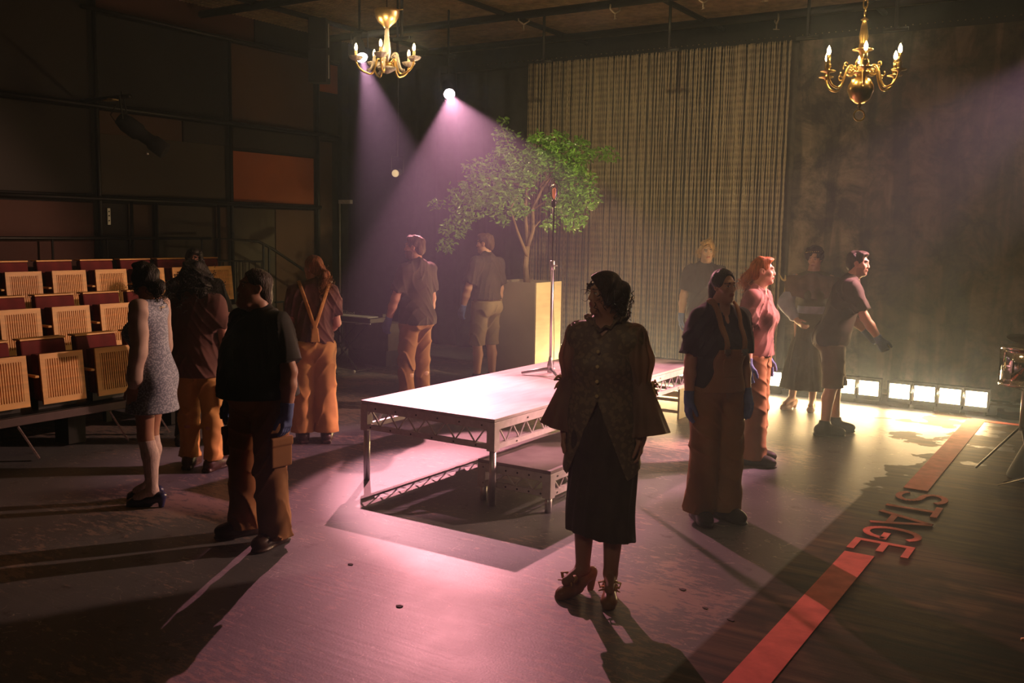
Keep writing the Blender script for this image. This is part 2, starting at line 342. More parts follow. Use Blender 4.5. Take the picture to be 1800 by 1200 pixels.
# drop hangers and rigging odds and ends
rr = random.Random(4)
for k, (u, v) in enumerate([(-6.4, 10.6), (-4.7, 10.6), (-3.1, 10.6), (-7.05, 8.6), (-2.2, 10.6)]):
    tag(MB().tube([(u, v, 4.62), (u, v, 4.02)], .018, 8).tube([(u - .12, v, 4.02), (u + .12, v, 4.02)], .02, 8).build('pipe_hanger', M['black'], smooth=True),
        'short black hanging pipe under the ceiling grid, %s' % ['left of centre', 'over the curtain', 'over the curtain edge', 'over the first pink spotlight', 'right of the curtain edge'][k], 'pipe', 'pipe hangers')
M['clampm'] = mat('worn_steel', (.4, .33, .25), .5, .6)
for k, (u, v, z) in enumerate([(-5.4, 10.6, 4.53), (-4.3, 10.62, 4.54), (-3.55, 10.58, 4.53), (-2.6, 10.6, 4.53), (-6.7, 10.6, 4.53), (-1.9, 10.6, 4.54), (-5.9, 8.6, 4.53), (-3.9, 12.1, 4.53)]):
    c = empty('pipe_clamp', (u, v, z), rr.uniform(-1, 1), label='small worn steel pipe clamp on the rigging pipe, %s' % ['above the curtain left', 'above the curtain centre', 'above the curtain right', 'left of the brass chandelier', 'left over the tree', 'right of the brass chandelier', 'beside the glass chandelier', 'near the curtain track'][k], cat='clamp', group='pipe clamps')
    MB().tube([(-.03, -.06, .09), (-.03, -.07, .02), (-.03, 0, -.02), (-.03, .07, .02), (-.03, .06, .09)], .012, 8).build('hook', M['clampm'], c, smooth=True)
    MB().tube([(-.03, 0, -.02), (-.03, .0, -.09)], .009, 8).tube([(-.07, 0, -.085), (.01, 0, -.085)], .006, 6).build('bolt', M['clampm'], c, smooth=True)

# curtain track with studs
ct = MB().box((-9.2, 12.52, 4.36), (4, 12.62, 4.56)).build('curtain_track', M['black']); tag(ct, 'long black curtain track with a row of shiny studs under the ceiling', 'curtain track')
st = MB()
for i in range(150):
    u = -8.8 + i * .082
    st.lathe([(0, -.012), (.012, -.006), (.012, .006), (0, .012)], (u, 12.505, 4.43), n=6)
tag(st.build('stud', M['chrome'], ct), kind='stuff')
# string curtain of beaded strands
sc = MB(); rr = random.Random(7)
nst = 190
for i in range(nst):
    u = -7.72 + 3.9 * i / (nst - 1) + rr.uniform(-.006, .006); v = 12.38 + rr.choice((0, .05)) + rr.uniform(-.01, .01)
    r0 = rr.uniform(.0042, .0085); ph = rr.uniform(0, .05); vs = []; fs = []; n = 5; kz = 96
    for k in range(kz + 1):
        z = 4.36 - 4.33 * k / kz; rad = r0 * (1.35 if k % 2 else .7); dx = .003 * math.sin(z * 9 + i)
        for q in range(n):
            a = 2 * PI * q / n + .6 * k; vs.append((u + dx + rad * math.cos(a) * 1.1, v + rad * math.sin(a), z))
    for k in range(kz):
        for q in range(n): fs.append((k * n + q, (k + 1) * n + q, (k + 1) * n + (q + 1) % n, k * n + (q + 1) % n))
    sc.raw(vs, fs)
M['strand'] = mat('beaded_strand', (.42, .33, .22), .5, .1, var=.2, scale=1, stretch=(60, 1, 1))
tag(sc.build('string_curtain', M['strand']), 'tall beaded string curtain hanging behind the tree and platform', 'curtain', kind='stuff')
# plain cloth lining behind, and painted backdrop to the right
def cloth(u0, u1, v, z0, z1, amp, per, name, m, n=160, nz=6):
    vs = []; fs = []
    for k in range(nz + 1):
        z = z0 + (z1 - z0) * k / nz
        for i in range(n + 1):
            u = u0 + (u1 - u0) * i / n; vs.append((u, v + amp * math.sin(u * per + .4 * math.sin(u * 3.1)) + amp * .5 * math.sin(u * per * .37 + z), z))
    m1 = len(vs); vs += [(x, y + .012, z) for x, y, z in vs]
    for k in range(nz):
        for i in range(n):
            a = k * (n + 1) + i; fs.append((a, a + 1, a + n + 2, a + n + 1)); fs.append((m1 + a, m1 + a + n + 1, m1 + a + n + 2, m1 + a + 1))
    return MB().raw(vs, fs).build(name, m, smooth=True)
M['lining'] = mat('grey_lining', (.10, .08, .06), .95)
tag(cloth(-7.8, -3.72, 12.6, .02, 4.36, .03, 26, 'curtain_lining', M['lining']), 'dull brown cloth hanging behind the beaded strands', 'curtain')
tag(cloth(-3.75, 4, 12.5, .02, 4.36, .012, 7, 'painted_backdrop', M['backdrop']), 'painted forest backdrop cloth hanging at the right', 'backdrop')
tag(cloth(-10.4, -7.85, 12.7, .0, 4.5, .05, 14, 'black_drape', M['drape']), 'black drape hanging in the back left corner', 'drape')

# ------------------------------------------------------------------ floor markings
tag(MB().box((-1.335, 2.0, .0), (-1.16, 5.9, .004)).build('red_line', M['redline']), 'red painted floor line, bright near stretch before the lettering', 'floor line', 'red stage line')
tag(MB().box((-1.335, 7.7, .0), (-1.16, 11.12, .004)).build('red_line', M['redline']), 'red painted floor line, faded far stretch leading to the footlights', 'floor line', 'red stage line')
tag(MB().box((-1.16, 11.02, .0), (1.0, 11.12, .004)).build('red_line', M['redline']), 'red painted floor line turning right beside the footlights', 'floor line', 'red stage line')
let = empty('stage_lettering', (-1.16, 6.7, 0), label='red painted word STAGE on the dark floor boards between the red lines', cat='lettering')
def letter(ch, v_top, v_bot):
    'strokes in text space: x along reading direction 0..w, y up 0..h; reading goes to -v, up is +u'
    h = .36; wd = v_top - v_bot; t = .044; m = MB()
    def st(pts, tw=t):
        for i in range(len(pts) - 1):
            (x0, y0), (x1, y1) = pts[i], pts[i + 1]; dx, dy = x1 - x0, y1 - y0; L = math.hypot(dx, dy); nx, ny = -dy / L * tw / 2, dx / L * tw / 2
            q = [(x0 + nx, y0 + ny), (x1 + nx, y1 + ny), (x1 - nx, y1 - ny), (x0 - nx, y0 - ny)]
            q = [(-1.345 + .0 + y, v_top - x) for x, y in q]
            m.raw([(u, v, .0) for u, v in q] + [(u, v, .004) for u, v in q], [(0, 1, 2, 3), (7, 6, 5, 4), (0, 4, 5, 1), (1, 5, 6, 2), (2, 6, 7, 3), (3, 7, 4, 0)])
    def arc(cx, cy, rx, ry, a0, a1, n=14): return [(cx + rx * math.cos(math.radians(a0 + (a1 - a0) * i / n)), cy + ry * math.sin(math.radians(a0 + (a1 - a0) * i / n))) for i in range(n + 1)]
    e = t / 2
    if ch == 'S': st(arc(wd / 2, h * .75 - e / 2, wd / 2 - e, h * .25 - e / 2, 25, 270) + arc(wd / 2, h * .25 + e / 2, wd / 2 - e, h * .25 - e / 2, 90, -155)[1:])
    if ch == 'T': st([(0, h - e), (wd, h - e)]); st([(wd / 2, 0), (wd / 2, h - t)])
    if ch == 'A': st([(0, 0), (wd / 2, h)]); st([(wd, 0), (wd / 2, h)]); st([(wd * .22, h * .3), (wd * .78, h * .3)])
    if ch == 'G': st(arc(wd / 2, h / 2, wd / 2 - e, h / 2 - e, 45, 350, 26) + [(wd - e, h * .44)]); st([(wd * .5, h * .42), (wd, h * .42)])
    if ch == 'E':
        st([(e, 0), (e, h)]); st([(t, h - e), (wd, h - e)]); st([(t, e), (wd, e)]); st([(t, h * .52), (wd * .86, h * .52)])
    m.build('letter', M['redline'], let, loc=(1.16, -6.7, 0))
for ch, a, b_ in (('S', 7.62, 7.33), ('T', 7.27, 6.99), ('A', 6.95, 6.63), ('G', 6.58, 6.28), ('E', 6.22, 5.98)): letter(ch, a, b_)

# ------------------------------------------------------------------ footlights
def foot_unit():
    r = empty('footlight', (0, 0, 0))
    MB().box((-.125, -.01, .045), (.125, .11, .30)).build('housing', M['blackmatte'], r, bevel=.006)
    MB().box((-.105, -.022, .105), (.105, -.012, .265)).build('lamp_face', M['foot'], r)
    bd = MB()
    bd.box((-.13, -.05, .285), (.13, .0, .30)); bd.box((-.13, -.03, .09), (-.118, .0, .285)); bd.box((.118, -.03, .09), (.13, .0, .285))
    bd.build('hood', M['black'], r)
    MB().box((-.10, 0, 0), (.10, .09, .05)).build('foot', M['black'], r)
    return r
fu = foot_unit(); first = True; cnt = 0
names = ['the drum stand', 'the man bending forward', 'the caped woman', 'the far end of the platform', 'the planter box']
for gi, u0 in enumerate(FOOT_U):
    for k in range(4):
        o = fu if first else copy_tree(fu); first = False
        o.location = (u0 - .13 - .262 * k, 11.36, 0)
        tag(o, 'bright footlight, %s of the four nearest %s' % (['rightmost', 'second from right', 'third from right', 'leftmost'][k], names[gi]), 'footlight', 'footlights along the back of the stage')
tag(MB().box((-6.8, 11.48, 0), (-1.1, 11.56, .10)).build('footlight_ledge', M['black']), 'long low black ledge behind the row of footlights', 'ledge')

# ------------------------------------------------------------------ decks
def deck(name, loc, w, L, H, leg_h, topmat, label, truss_n):
    'w along -u, L along +v, corner (front right) at loc'
    r = empty(name, loc, label=label, cat='platform')
    MB().box((-w, 0, H - .022), (0, L, H)).build('deck_top', topmat, r, bevel=.002)
    fh = H - leg_h  # frame height
    zt, zb = H - .024, leg_h
    for nm, a, b_ in (('front', (-w, 0), (0, 0)), ('right', (0, 0), (0, L)), ('back', (0, L), (-w, L)), ('left', (-w, L), (-w, 0))):
        A = Vector((a[0], a[1], 0)); B = Vector((b_[0], b_[1], 0)); d = (B - A).normalized(); inn = Vector((-d.y, d.x, 0)) * .02
        m = MB()
        m.bar(A + inn + Vector((0, 0, zt - .028)), B + inn + Vector((0, 0, zt - .028)), .036, .056)
        m.bar(A + inn + Vector((0, 0, zb + .018)), B + inn + Vector((0, 0, zb + .018)), .036, .036)
        n = truss_n if nm in ('front', 'back') else max(4, round(truss_n * L / w))
        ln = (B - A).length
        for i in range(n):
            p0 = A + inn + d * (ln * (i + .0) / n); p1 = A + inn + d * (ln * (i + .5) / n); p2 = A + inn + d * (ln * (i + 1) / n)
            m.tube([p0 + Vector((0, 0, zb + .03)), p1 + Vector((0, 0, zt - .05))], .006, 6); m.tube([p1 + Vector((0, 0, zt - .05)), p2 + Vector((0, 0, zb + .03))], .006, 6)
        if ln > 2:
            for i in (1, 2): m.bar(A + inn + d * ln * i / 3 + Vector((0, 0, zb)), A + inn + d * ln * i / 3 + Vector((0, 0, zt)), .05)
        m.build('side_truss', M['whitepaint'], r)
        for i in range(6):
            for zz in (zt - .028, zb + .018):
                p = A + d * (ln * (i + .5 + (.25 if zz > .5 else 0)) / 6.3) - inn * .02; q = p - inn * .08
                MB().tube([p + Vector((0, 0, zz)), q + Vector((0, 0, zz))], .007, 8).build('bolt', M['black'], r)
    for cx, cy in ((0, 0), (-w, 0), (0, L), (-w, L)):
        sx = -1 if cx == 0 else 1; sy = 1 if cy == 0 else -1
        x0, x1 = sorted((cx, cx + sx * .062)); y0, y1 = sorted((cy, cy + sy * .062))
        MB().box((x0 - .002, y0 - .002, zb - .012), (x1 + .002, y1 + .002, zt)).build('corner_post', M['whitepaint'], r, bevel=.003)
        MB().tube([(cx + sx * .032, cy + sy * .032, 0), (cx + sx * .032, cy + sy * .032, zb)], .0245, 14).build('leg', M['alu'], r, smooth=True)
    return r
deck('stage_platform', (-3.601, 5.412, 0), 1.22, 3.69, .618, .40, M['deck'], 'long low stage platform with white truss sides and pale board top', 7)
deck('step_platform', (-3.19, 5.49, 0), .60, 1.22, .30, .115, M['decktop2'], 'small lower step platform standing beside the long platform', 4)
# cut plywood stair unit under the far end
su = empty('stair_unit', (-3.80, 9.15, 0), label='pale plywood stair unit standing behind the far end of the platform', cat='stairs')
def prism(poly, y0, y1, axis='y'):
    m = MB(); n = len(poly)
    if axis == 'y': vs = [(x, y0, z) for x, z in poly] + [(x, y1, z) for x, z in poly]
    else: vs = [(y0, x, z) for x, z in poly] + [(y1, x, z) for x, z in poly]
    return m.raw(vs, [tuple(range(n)), tuple(range(2 * n - 1, n - 1, -1))] + [(i, i + n, (i + 1) % n + n, (i + 1) % n) for i in range(n)])
sp_ = [(0, 0), (.52, 0), (.52, .2), (.34, .2), (.34, .4), (0, .4)]
for x in (0, -.68): prism(sp_, x - .02, x, 'x').build('side_panel', M['plywood'], su)
for (y, z) in ((.18, .4), (.43, .2)): MB().box((-.66, y - .17 + .0, z - .02), (-.02, y + .09, z)).build('tread', M['plywood'], su)
for z in (.08, .2, .32): MB().box((-.66, .0, z - .02), (-.02, .02, z + .01)).build('rung', M['plywood'], su)

# telescopic lamp stand on the platform
ls = empty('lamp_stand', (-4.32, 7.384, .618), label='tall thin telescopic lamp stand with bare bulb on the platform', cat='lamp stand')
for a in (100, 205, 318):
    d = Vector((math.cos(math.radians(a)), math.sin(math.radians(a)), 0))
    MB().tube([d * .0 + Vector((0, 0, .065)), d * .12 + Vector((0, 0, .045)), d * .26 + Vector((0, 0, .016))], [.018, .014, .011], 8).build('leg', M['alu'], ls, smooth=True)
MB().lathe([(.028, .03), (.028, .1), (.018, .14), (.016, .17)], n=16).build('base_collar', M['alu'], ls, smooth=True)
MB().tube([(0, 0, .1), (0, 0, .98)], .0125, 12).build('lower_pole', M['alu'], ls, smooth=True)
MB().lathe([(.014, .95), (.021, .955), (.021, 1.03), (.014, 1.035)], n=14).tube([(.018, 0, .99), (.045, 0, .99)], .006, 8).build('clamp', M['alu'], ls, smooth=True)
MB().tube([(0, 0, 1.0), (0, 0, 1.52)], .009, 12).build('upper_pole', M['black'], ls, smooth=True)
MB().lathe([(.009, 1.5), (.02, 1.51), (.022, 1.55), (.014, 1.57)], n=14).build('bulb_socket', M['black'], ls, smooth=True)
gb = MB().lathe([(.014, 1.565), (.02, 1.585), (.032, 1.62), (.036, 1.66), (.028, 1.70), (.0, 1.725)], n=20).build('bulb', M['glass'], ls, smooth=True)
MB().tube([(0, 0, 1.58), (-.006, 0, 1.60), (-.008, 0, 1.66), (0, .004, 1.67), (.008, 0, 1.66), (.006, 0, 1.60), (0, 0, 1.58)], .004, 6).build('filament', M['filament'], gb)
cage = MB()
for k in range(6):
    a = k * PI / 3; cage.tube([(math.cos(a) * r, math.sin(a) * r, z) for r, z in ((.02, 1.55), (.055, 1.6), (.06, 1.68), (.035, 1.74), (0, 1.755))], .0018, 5)
cage.build('wire_cage', M['black'], ls)
cb = MB()
pts = []
for k in range(12):
    t = k / 11; pts.append((.02 + .01 * math.sin(t * 9), .01, 1.5 - 1.45 * t))
cb.tube(pts, .003, 6).build('cable', M['blackmatte'], ls, smooth=True)

# ------------------------------------------------------------------ planter and tree
pb = empty('planter_box', (-6.463, 10.408, 0), label='tall square wooden planter box holding the tree', cat='planter')
MB().box((-.33, -.32, 0), (.32, -.30, 1.27)).box((-.33, .30, 0), (.32, .32, 1.27)).box((-.33, -.30, 0), (-.31, .30, 1.27)).box((.30, -.30, 0), (.32, .30, 1.27)).build('box', M['planter'], pb)
MB().box((.3201, -.31, .0), (.332, .31, 1.27)).build('side_board', M['plywood'], pb)
MB().box((-.31, -.30, 1.20), (.30, .30, 1.24)).build('soil', M['bark'], pb)
tr = empty('tree', (-6.463, 10.408, 1.245), label='leafy green artificial tree with bare forked trunk in the planter box', cat='tree')
def TG(x, z, dd=0):  # local tree coordinates: x to the photo's right, z up, dd away
    x *= 1.13; z *= 1.10
    return Vector((x * R_[0] + dd * F_[0], x * R_[1] + dd * F_[1], z))
rt = random.Random(11)
tk = MB()
limbs = [([(0, 0, 0), (-.02, .2, 0), (0, .42, .02)], [.045, .036, .034]),
         ([(0, .42, .02), (.06, .62, 0), (.05, .85, .03), (.16, 1.1, .05), (.30, 1.28, .05)], [.03, .024, .02, .015, .008]),
         ([(-.0, .3, 0), (-.12, .6, -.05), (-.2, .85, -.05), (-.12, 1.0, -.1)], [.026, .016, .012, .008]),
         ([(.0, .42, .02), (-.03, .8, .1), (-.02, 1.15, .15), (.05, 1.5, .1)], [.026, .02, .014, .006]),
         ([(.05, .62, 0), (.14, .72, 0)], [.012, .007]),
         ([(-.02, 1.1, .1), (-.4, 1.2, .0), (-.8, 1.15, 0)], [.012, .009, .005]),
         ([(.05, .85, .03), (.3, 1.0, .0), (.55, 1.15, 0)], [.012, .009, .005]),
         ([(-.03, .9, .1), (-.3, 1.05, .2), (-.6, 1.0, .2)], [.012, .008, .004]),
         ([(.12, 1.1, 0), (.35, 1.4, 0), (.75, 1.55, 0)], [.01, .008, .004]),
         ([(-.02, 1.2, 0), (-.2, 1.5, 0), (-.33, 1.8, 0)], [.01, .007, .004])]
for P, Rr in limbs: tk.tube([TG(x, z, d) for x, z, d in P], Rr, 8)
tk.build('trunk', M['bark'], tr, smooth=True)
clusters = [(-1.02, .9, .10, 26), (-.82, .62, .16, 120), (-.92, .42, .12, 60), (-.68, .85, .22, 200), (-.5, 1.05, .26, 330), (-.55, 1.28, .2, 130), (-.3, .92, .24, 240), (-.18, 1.15, .27, 380),
            (-.25, 1.42, .22, 230), (-.28, 1.68, .15, 70), (-.31, 1.85, .08, 18), (.02, 1.35, .25, 330), (.12, 1.58, .2, 200), (.35, 1.42, .26, 340), (.55, 1.52, .2, 210), (.8, 1.5, .13, 60), (.93, 1.46, .08, 16),
            (.5, 1.2, .25, 330), (.62, .98, .2, 230), (.35, .92, .2, 210), (.52, .72, .15, 110), (.25, .68, .10, 50), (-.08, .85, .14, 90), (-.75, 1.02, .18, 100), (-.3, .72, .1, 30), (.3, 1.66, .14, 50)]
lv = MB()
cm = {}
for cx, cz, cr, n in clusters:
    for i in range(int(n * 1.2)):
        while True:
            q = Vector((rt.uniform(-1, 1), rt.uniform(-1, 1), rt.uniform(-1, 1)))
            if q.length < 1: break
        c = TG(cx + q.x * cr, cz + q.y * cr * .8, q.z * cr * 1.3 + .1 * rt.uniform(-1, 1))
        L = rt.uniform(.05, .08); wd = L * .21
        d = Vector((rt.gauss(0, 1), rt.gauss(0, 1), rt.gauss(-.35, .6))).normalized(); s_ = d.orthogonal().normalized(); s_ = (s_ * math.cos(rt.uniform(0, 6)) + d.cross(s_) * math.sin(rt.uniform(0, 6))).normalized(); nn = d.cross(s_) * L * .08
        lv.raw([c, c + d * L * .3 + s_ * wd + nn, c + d * L * .68 + s_ * wd * .8 + nn, c + d * L, c + d * L * .68 - s_ * wd * .8 + nn, c + d * L * .3 - s_ * wd + nn, c + d * L * .33 - nn, c + d * L * .7 - nn], [(0, 1, 6), (1, 2, 7, 6), (2, 3, 7), (3, 4, 7), (4, 5, 6, 7), (5, 0, 6)])
lo_ = lv.build('foliage', M['leaf'], tr); tag(lo_, 'green foliage')

# ------------------------------------------------------------------ spotlights (fixtures with lit lens)
def stage_spot(loc, aim, label, lensmat, group=None, r=.075, hang=4.75, name='stage_spotlight'):
    rt_ = empty(name, loc, label=label, cat='spotlight', group=group)
    q = (Vector(aim) - Vector(loc)).to_track_quat('Z', 'Y').to_matrix()
    MB().lathe([(r, -.028), (r * .9, -.024), (0, -.024)], n=28, R=q).build('lens', lensmat, rt_, smooth=True)
    MB().lathe([(0, -.40), (r * .75, -.39), (r * 1.0, -.33), (r * 1.08, -.03), (r * 1.12, -.015), (r * 1.01, -.015), (r * 1.0, -.03), (0, -.03)], n=28, R=q).build('lamp_body', M['blackmatte'], rt_, smooth=True)
    top = hang - loc[2]
    ax = (q @ Vector((1, 0, 0))).normalized(); ax.z = 0; ax.normalize(); bk = q @ Vector((0, 0, -.2))
    MB().tube([bk + ax * (r + .03), bk + ax * (r + .03) + Vector((0, 0, .2)), bk - ax * (r + .03) + Vector((0, 0, .2)), bk - ax * (r + .03)], .009, 8).build('yoke', M['black'], rt_)
    MB().tube([bk + Vector((0, 0, .2)), bk + Vector((0, 0, top))], .014, 8).build('hanging_pipe', M['black'], rt_)
    return rt_
def back(loc, aim, d=.03):
    v = (Vector(aim) - Vector(loc)).normalized() * d; return tuple(Vector(loc) - v)
stage_spot(SPOTS[0][0], SPOTS[0][1], 'lit pink stage spotlight half hidden behind the glass chandelier', M['lens'], 'lit pink spotlights', .065)
stage_spot(SPOTS[1][0], SPOTS[1][1], 'lit pink stage spotlight shining above the tree', M['lens'], 'lit pink spotlights', .072)
stage_spot((-7.72, 9.3, 2.58), (-5, 5, 2.0), 'small unlit spotlight with a pale lens left of the tree', M['dimlens'], r=.045, name='small_spotlight')
# profile light on the left wall pipe
q0 = Vector((-9.62, 6.90, 3.02)); q1 = Vector((-9.29, 7.16, 2.72)); dq = (q1 - q0).normalized(); q = dq.to_track_quat('Z', 'Y').to_matrix()
pf = empty('profile_spotlight', tuple(q0), label='unlit black profile spotlight hanging from the left wall pipe', cat='spotlight')
MB().lathe([(0, -.12), (.07, -.11), (.10, -.02), (.10, .14), (.075, .18), (.07, .30), (.092, .34), (.095, .50), (.085, .505), (.0, .49)], n=24, R=q).build('lamp_body', M['blackmatte'], pf, smooth=True)
MB().tube([(-.1, .08, .05), (-.12, .05, .3), (.04, -.12, .3), (.06, -.1, .05)], .01, 8).tube([(-.04, -.03, .3), (-.04, -.03, .36)], .016, 8).build('yoke', M['black'], pf)
MB().tube([(-.8, -.03, .30), (.1, -.03, .30)], .024, 10).build('bracket_arm', M['black'], pf, smooth=True)
MB().lathe([(.0, -.012), (.05, -.008), (.055, .0), (.0, .004)], (-.1, -.12, .27), n=14).box((-.2, -.17, .25), (-.02, -.09, .262)).build('clamp', M['brushed'], pf)
MB().tube([(-.04, -.05, .3), (-.16, -.1, .1), (-.1, -.02, -.05), (0, .02, .0)], .006, 6).build('cable', M['blackmatte'], pf, smooth=True)
MB().lathe([(0, 0), (.02, .004), (.02, .03), (0, .034)], (.2, .1, -.34), n=12).build('focus_knob', M['alu'], pf, smooth=True)
# hanging speaker column
hs = empty('hanging_speaker', (-9.22, 9.54, 3.80), 0.5, label='tall black speaker column hanging near the left wall', cat='speaker')
MB().box((-.12, -.1, 0), (.12, .12, .42)).build('lower_cabinet', M['blackmatte'], hs, bevel=.01); MB().box((-.12, -.1, .43), (.12, .12, .82)).build('upper_cabinet', M['blackmatte'], hs, bevel=.01)
MB().tube([(.14, -.05, .05), (.14, -.05, .35)], .008, 8).tube([(.14, -.05, .45), (.14, -.05, .75)], .008, 8).build('side_rail', M['alu'], hs)
# white edge strip / stand at the corner
wp = empty('white_pole', (-10.47, 11.27, 0), label='slim pale vertical pole with a short white box on top in the back left corner', cat='pole')
MB().tube([(0, 0, 0), (0, 0, 2.30)], .014, 8).build('pole', M['alu'], wp, smooth=True)
MB().box((0, -.03, 2.27), (.24, .03, 2.33)).build('top_box', M['whitepaint'], wp)

# ------------------------------------------------------------------ chandeliers
def bez(p0, p1, p2, p3, n=12):
    return [Vector(p0) * (1 - t) ** 3 + 3 * Vector(p1) * t * (1 - t) ** 2 + 3 * Vector(p2) * t * t * (1 - t) + Vector(p3) * t ** 3 for t in [i / n for i in range(n + 1)]]
def rotz(p, a): return Vector((p[0] * math.cos(a) - p[1] * math.sin(a), p[0] * math.sin(a) + p[1] * math.cos(a), p[2]))
BULB = [(.004, 0), (.010, .006), (.0135, .02), (.012, .036), (.007, .05), (.0, .062)]
# glass one
c1 = empty('glass_chandelier', (-5.468, 6.472, 3.20), label='glass-armed chandelier with brushed brass bowl and five lit candle bulbs', cat='chandelier')
MB().lathe([(.0, .40), (.02, .402), (.035, .42), (.075, .45), (.098, .49), (.105, .53), (.105, .55), (.0, .552)], n=36).build('brass_bowl', M['brushed'], c1, smooth=True)
MB().lathe([(.018, .40), (.02, .36), (.022, .32), (.03, .25), (.035, .21), (.03, .17), (.016, .13), (.022, .11), (.0, .105)], n=24).build('glass_stem', M['crystal'], c1, smooth=True)
MB().lathe([(.0, .07), (.05, .075), (.06, .09), (.04, .12), (.0, .122)], n=24).build('hub', M['brass'], c1, smooth=True)
MB().lathe([(.0, .02), (.03, .03), (.075, .055), (.085, .075), (.06, .075), (.0, .06)], n=24).build('glass_dish', M['crystal'], c1, smooth=True)
MB().tube([(0, 0, .55), (0, 0, 1.55)], .004, 6).build('hanging_wire', M['black'], c1)
MB().tube([(.105, 0, .54), (.15, .03, .545)], .004, 6).build('side_screw', M['brass'], c1)
CH_L = []
for k in range(5):
    a = math.radians(-93.7 + 72 * k) + YAW
    arm = MB(); arm.tube([rotz(p, a) for p in bez((.04, 0, .10), (.11, 0, .25), (.07, 0, -.04), (.17, 0, .02))] + [rotz(p, a) for p in bez((.17, 0, .02), (.21, 0, .03), (.25, 0, .06), (.26, 0, .115), 8)][1:], .0085, 8)
    ao = arm.build('arm', M['brass'], c1, smooth=True)
    ga = MB(); ga.tube([rotz(p, a) for p in bez((.05, 0, .16), (.13, 0, .27), (.09, 0, .02), (.17, 0, .045))], .012, 8); ga.build('glass_twist', M['crystal'], ao, smooth=True)
    e = rotz((.26, 0, .115), a)
    pr = MB(); vs = []; fs = []; n = 32
    for j, (r, z) in enumerate([(.008, 0), (.03, .004), (.048, .018), (.056, .034)]):
        for q_ in range(n):
            an = 2 * PI * q_ / n; rr_ = r * (1 + (.08 * math.cos(an * 8) if j > 1 else 0)); vs.append((e.x + rr_ * math.cos(an), e.y + rr_ * math.sin(an), e.z + z))
    m1 = len(vs); vs += [(x, y, z + .004) for x, y, z in vs]
    for j in range(3):
        for q_ in range(n): A = j * n + q_; B = j * n + (q_ + 1) % n; fs += [(A, A + n, B + n, B), (A + m1, B + m1, B + n + m1, A + n + m1)]
    for q_ in range(n): A = 3 * n + q_; B = 3 * n + (q_ + 1) % n; fs.append((A, A + m1, B + m1, B))
    pr.raw(vs, fs); pr.build('glass_bobeche', M['crystal'], ao, smooth=True)
    MB().tube([e + Vector((0, 0, 0)), e + Vector((0, 0, .085))], .012, 14).build('candle_sleeve', M['candle'], ao, smooth=True)
    MB().lathe(BULB, tuple(e + Vector((0, 0, .085))), n=14).build('bulb', M['bulb'], ao, smooth=True)
    CH_L.append(Vector(c1.location) + e + Vector((0, 0, .16)))
# brass one
c2 = empty('brass_chandelier', (-1.615, 6.805, 2.80), label='polished brass chandelier with round ball and scrolled arms of lit candle bulbs', cat='chandelier')
MB().lathe([(0, 0), (.03, .005), (.065, .035), (.085, .085), (.082, .12), (.06, .16), (.03, .178), (.0, .18)], n=36).build('ball', M['brass'], c2, smooth=True)
MB().lathe([(0, -.04), (.012, -.035), (.006, -.025), (.016, -.015), (.01, -.004), (.01, .01)], n=16).build('finial', M['brass'], c2, smooth=True)
MB().tube([(.036 * math.cos(t * PI / 8), 0, -.075 + .036 * math.sin(t * PI / 8)) for t in range(17)], .0055, 8).build('pull_ring', M['brass'], c2, smooth=True).rotation_euler = (0, 0, .6)
MB().lathe([(.02, .17), (.055, .20), (.06, .21), (.03, .215), (.018, .24), (.014, .30), (.03, .345), (.066, .352), (.068, .358), (.03, .362), (.024, .40), (.03, .44), (.022, .50), (.014, .54), (.026, .55), (.012, .56), (.0, .57)], n=28).build('stem', M['brass'], c2, smooth=True)
for i in range(9):
    zc = .60 + i * .055; ch = []
    for t in range(13):
        an = t * PI / 6; p = (.014 * math.cos(an), 0, zc + .033 * math.sin(an)); ch.append(p if i % 2 else (0, p[0], p[2]))
    MB().tube(ch, .0045, 6).build('chain_link', M['brass'], c2, smooth=True)
for k in range(6):
    a = math.radians(-105.3 + 60 * k) + YAW
    pts = bez((.03, 0, .20), (.07, 0, .26), (.10, 0, .27), (.12, 0, .20), 10) + bez((.12, 0, .20), (.14, 0, .12), (.16, 0, .09), (.19, 0, .10), 8)[1:] + bez((.19, 0, .10), (.23, 0, .11), (.25, 0, .15), (.255, 0, .19), 8)[1:]
    ao = MB().tube([rotz(p, a) for p in pts], .0075, 8).build('arm', M['brass'], c2, smooth=True)
    sc_ = MB(); sp = []
    for t in range(26):
        an = t * .38; r = .042 * (1 - t / 30); sp.append(rotz((.085 + r * math.cos(an + 2.4), 0, .225 + r * math.sin(an + 2.4)), a))
    sc_.tube(sp, .006, 6); sc_.tube([rotz(p, a) for p in bez((.11, 0, .26), (.13, 0, .28), (.14, 0, .25), (.13, 0, .24), 6)], .005, 6)
    sc_.tube([rotz(p, a) for p in bez((.135, 0, .17), (.16, 0, .16), (.17, 0, .19), (.155, 0, .2), 6)], .0045, 6)
    sc_.tube([rotz(p, a) for p in bez((.045, 0, .255), (.05, 0, .29), (.03, 0, .30), (.028, 0, .285), 6)], .0045, 6)
    sc_.build('scroll', M['brass'], ao, smooth=True)
    e = rotz((.255, 0, .19), a)
    MB().lathe([(.0, -.012), (.012, -.008), (.012, 0), (.048, .008), (.05, .012), (.012, .010), (.014, .03), (.02, .04), (.016, .05), (.02, .055), (.013, .06), (.0, .06)], tuple(e), n=20).build('drip_pan', M['brass'], ao, smooth=True)
    MB().tube([e + Vector((0, 0, .05)), e + Vector((0, 0, .115))], .0125, 14).build('candle_sleeve', M['brass'], ao, smooth=True)
    MB().lathe(BULB, tuple(e + Vector((0, 0, .115))), n=14).build('bulb', M['bulb'], ao, smooth=True)
    CH_L.append(Vector(c2.location) + e + Vector((0, 0, .19)))
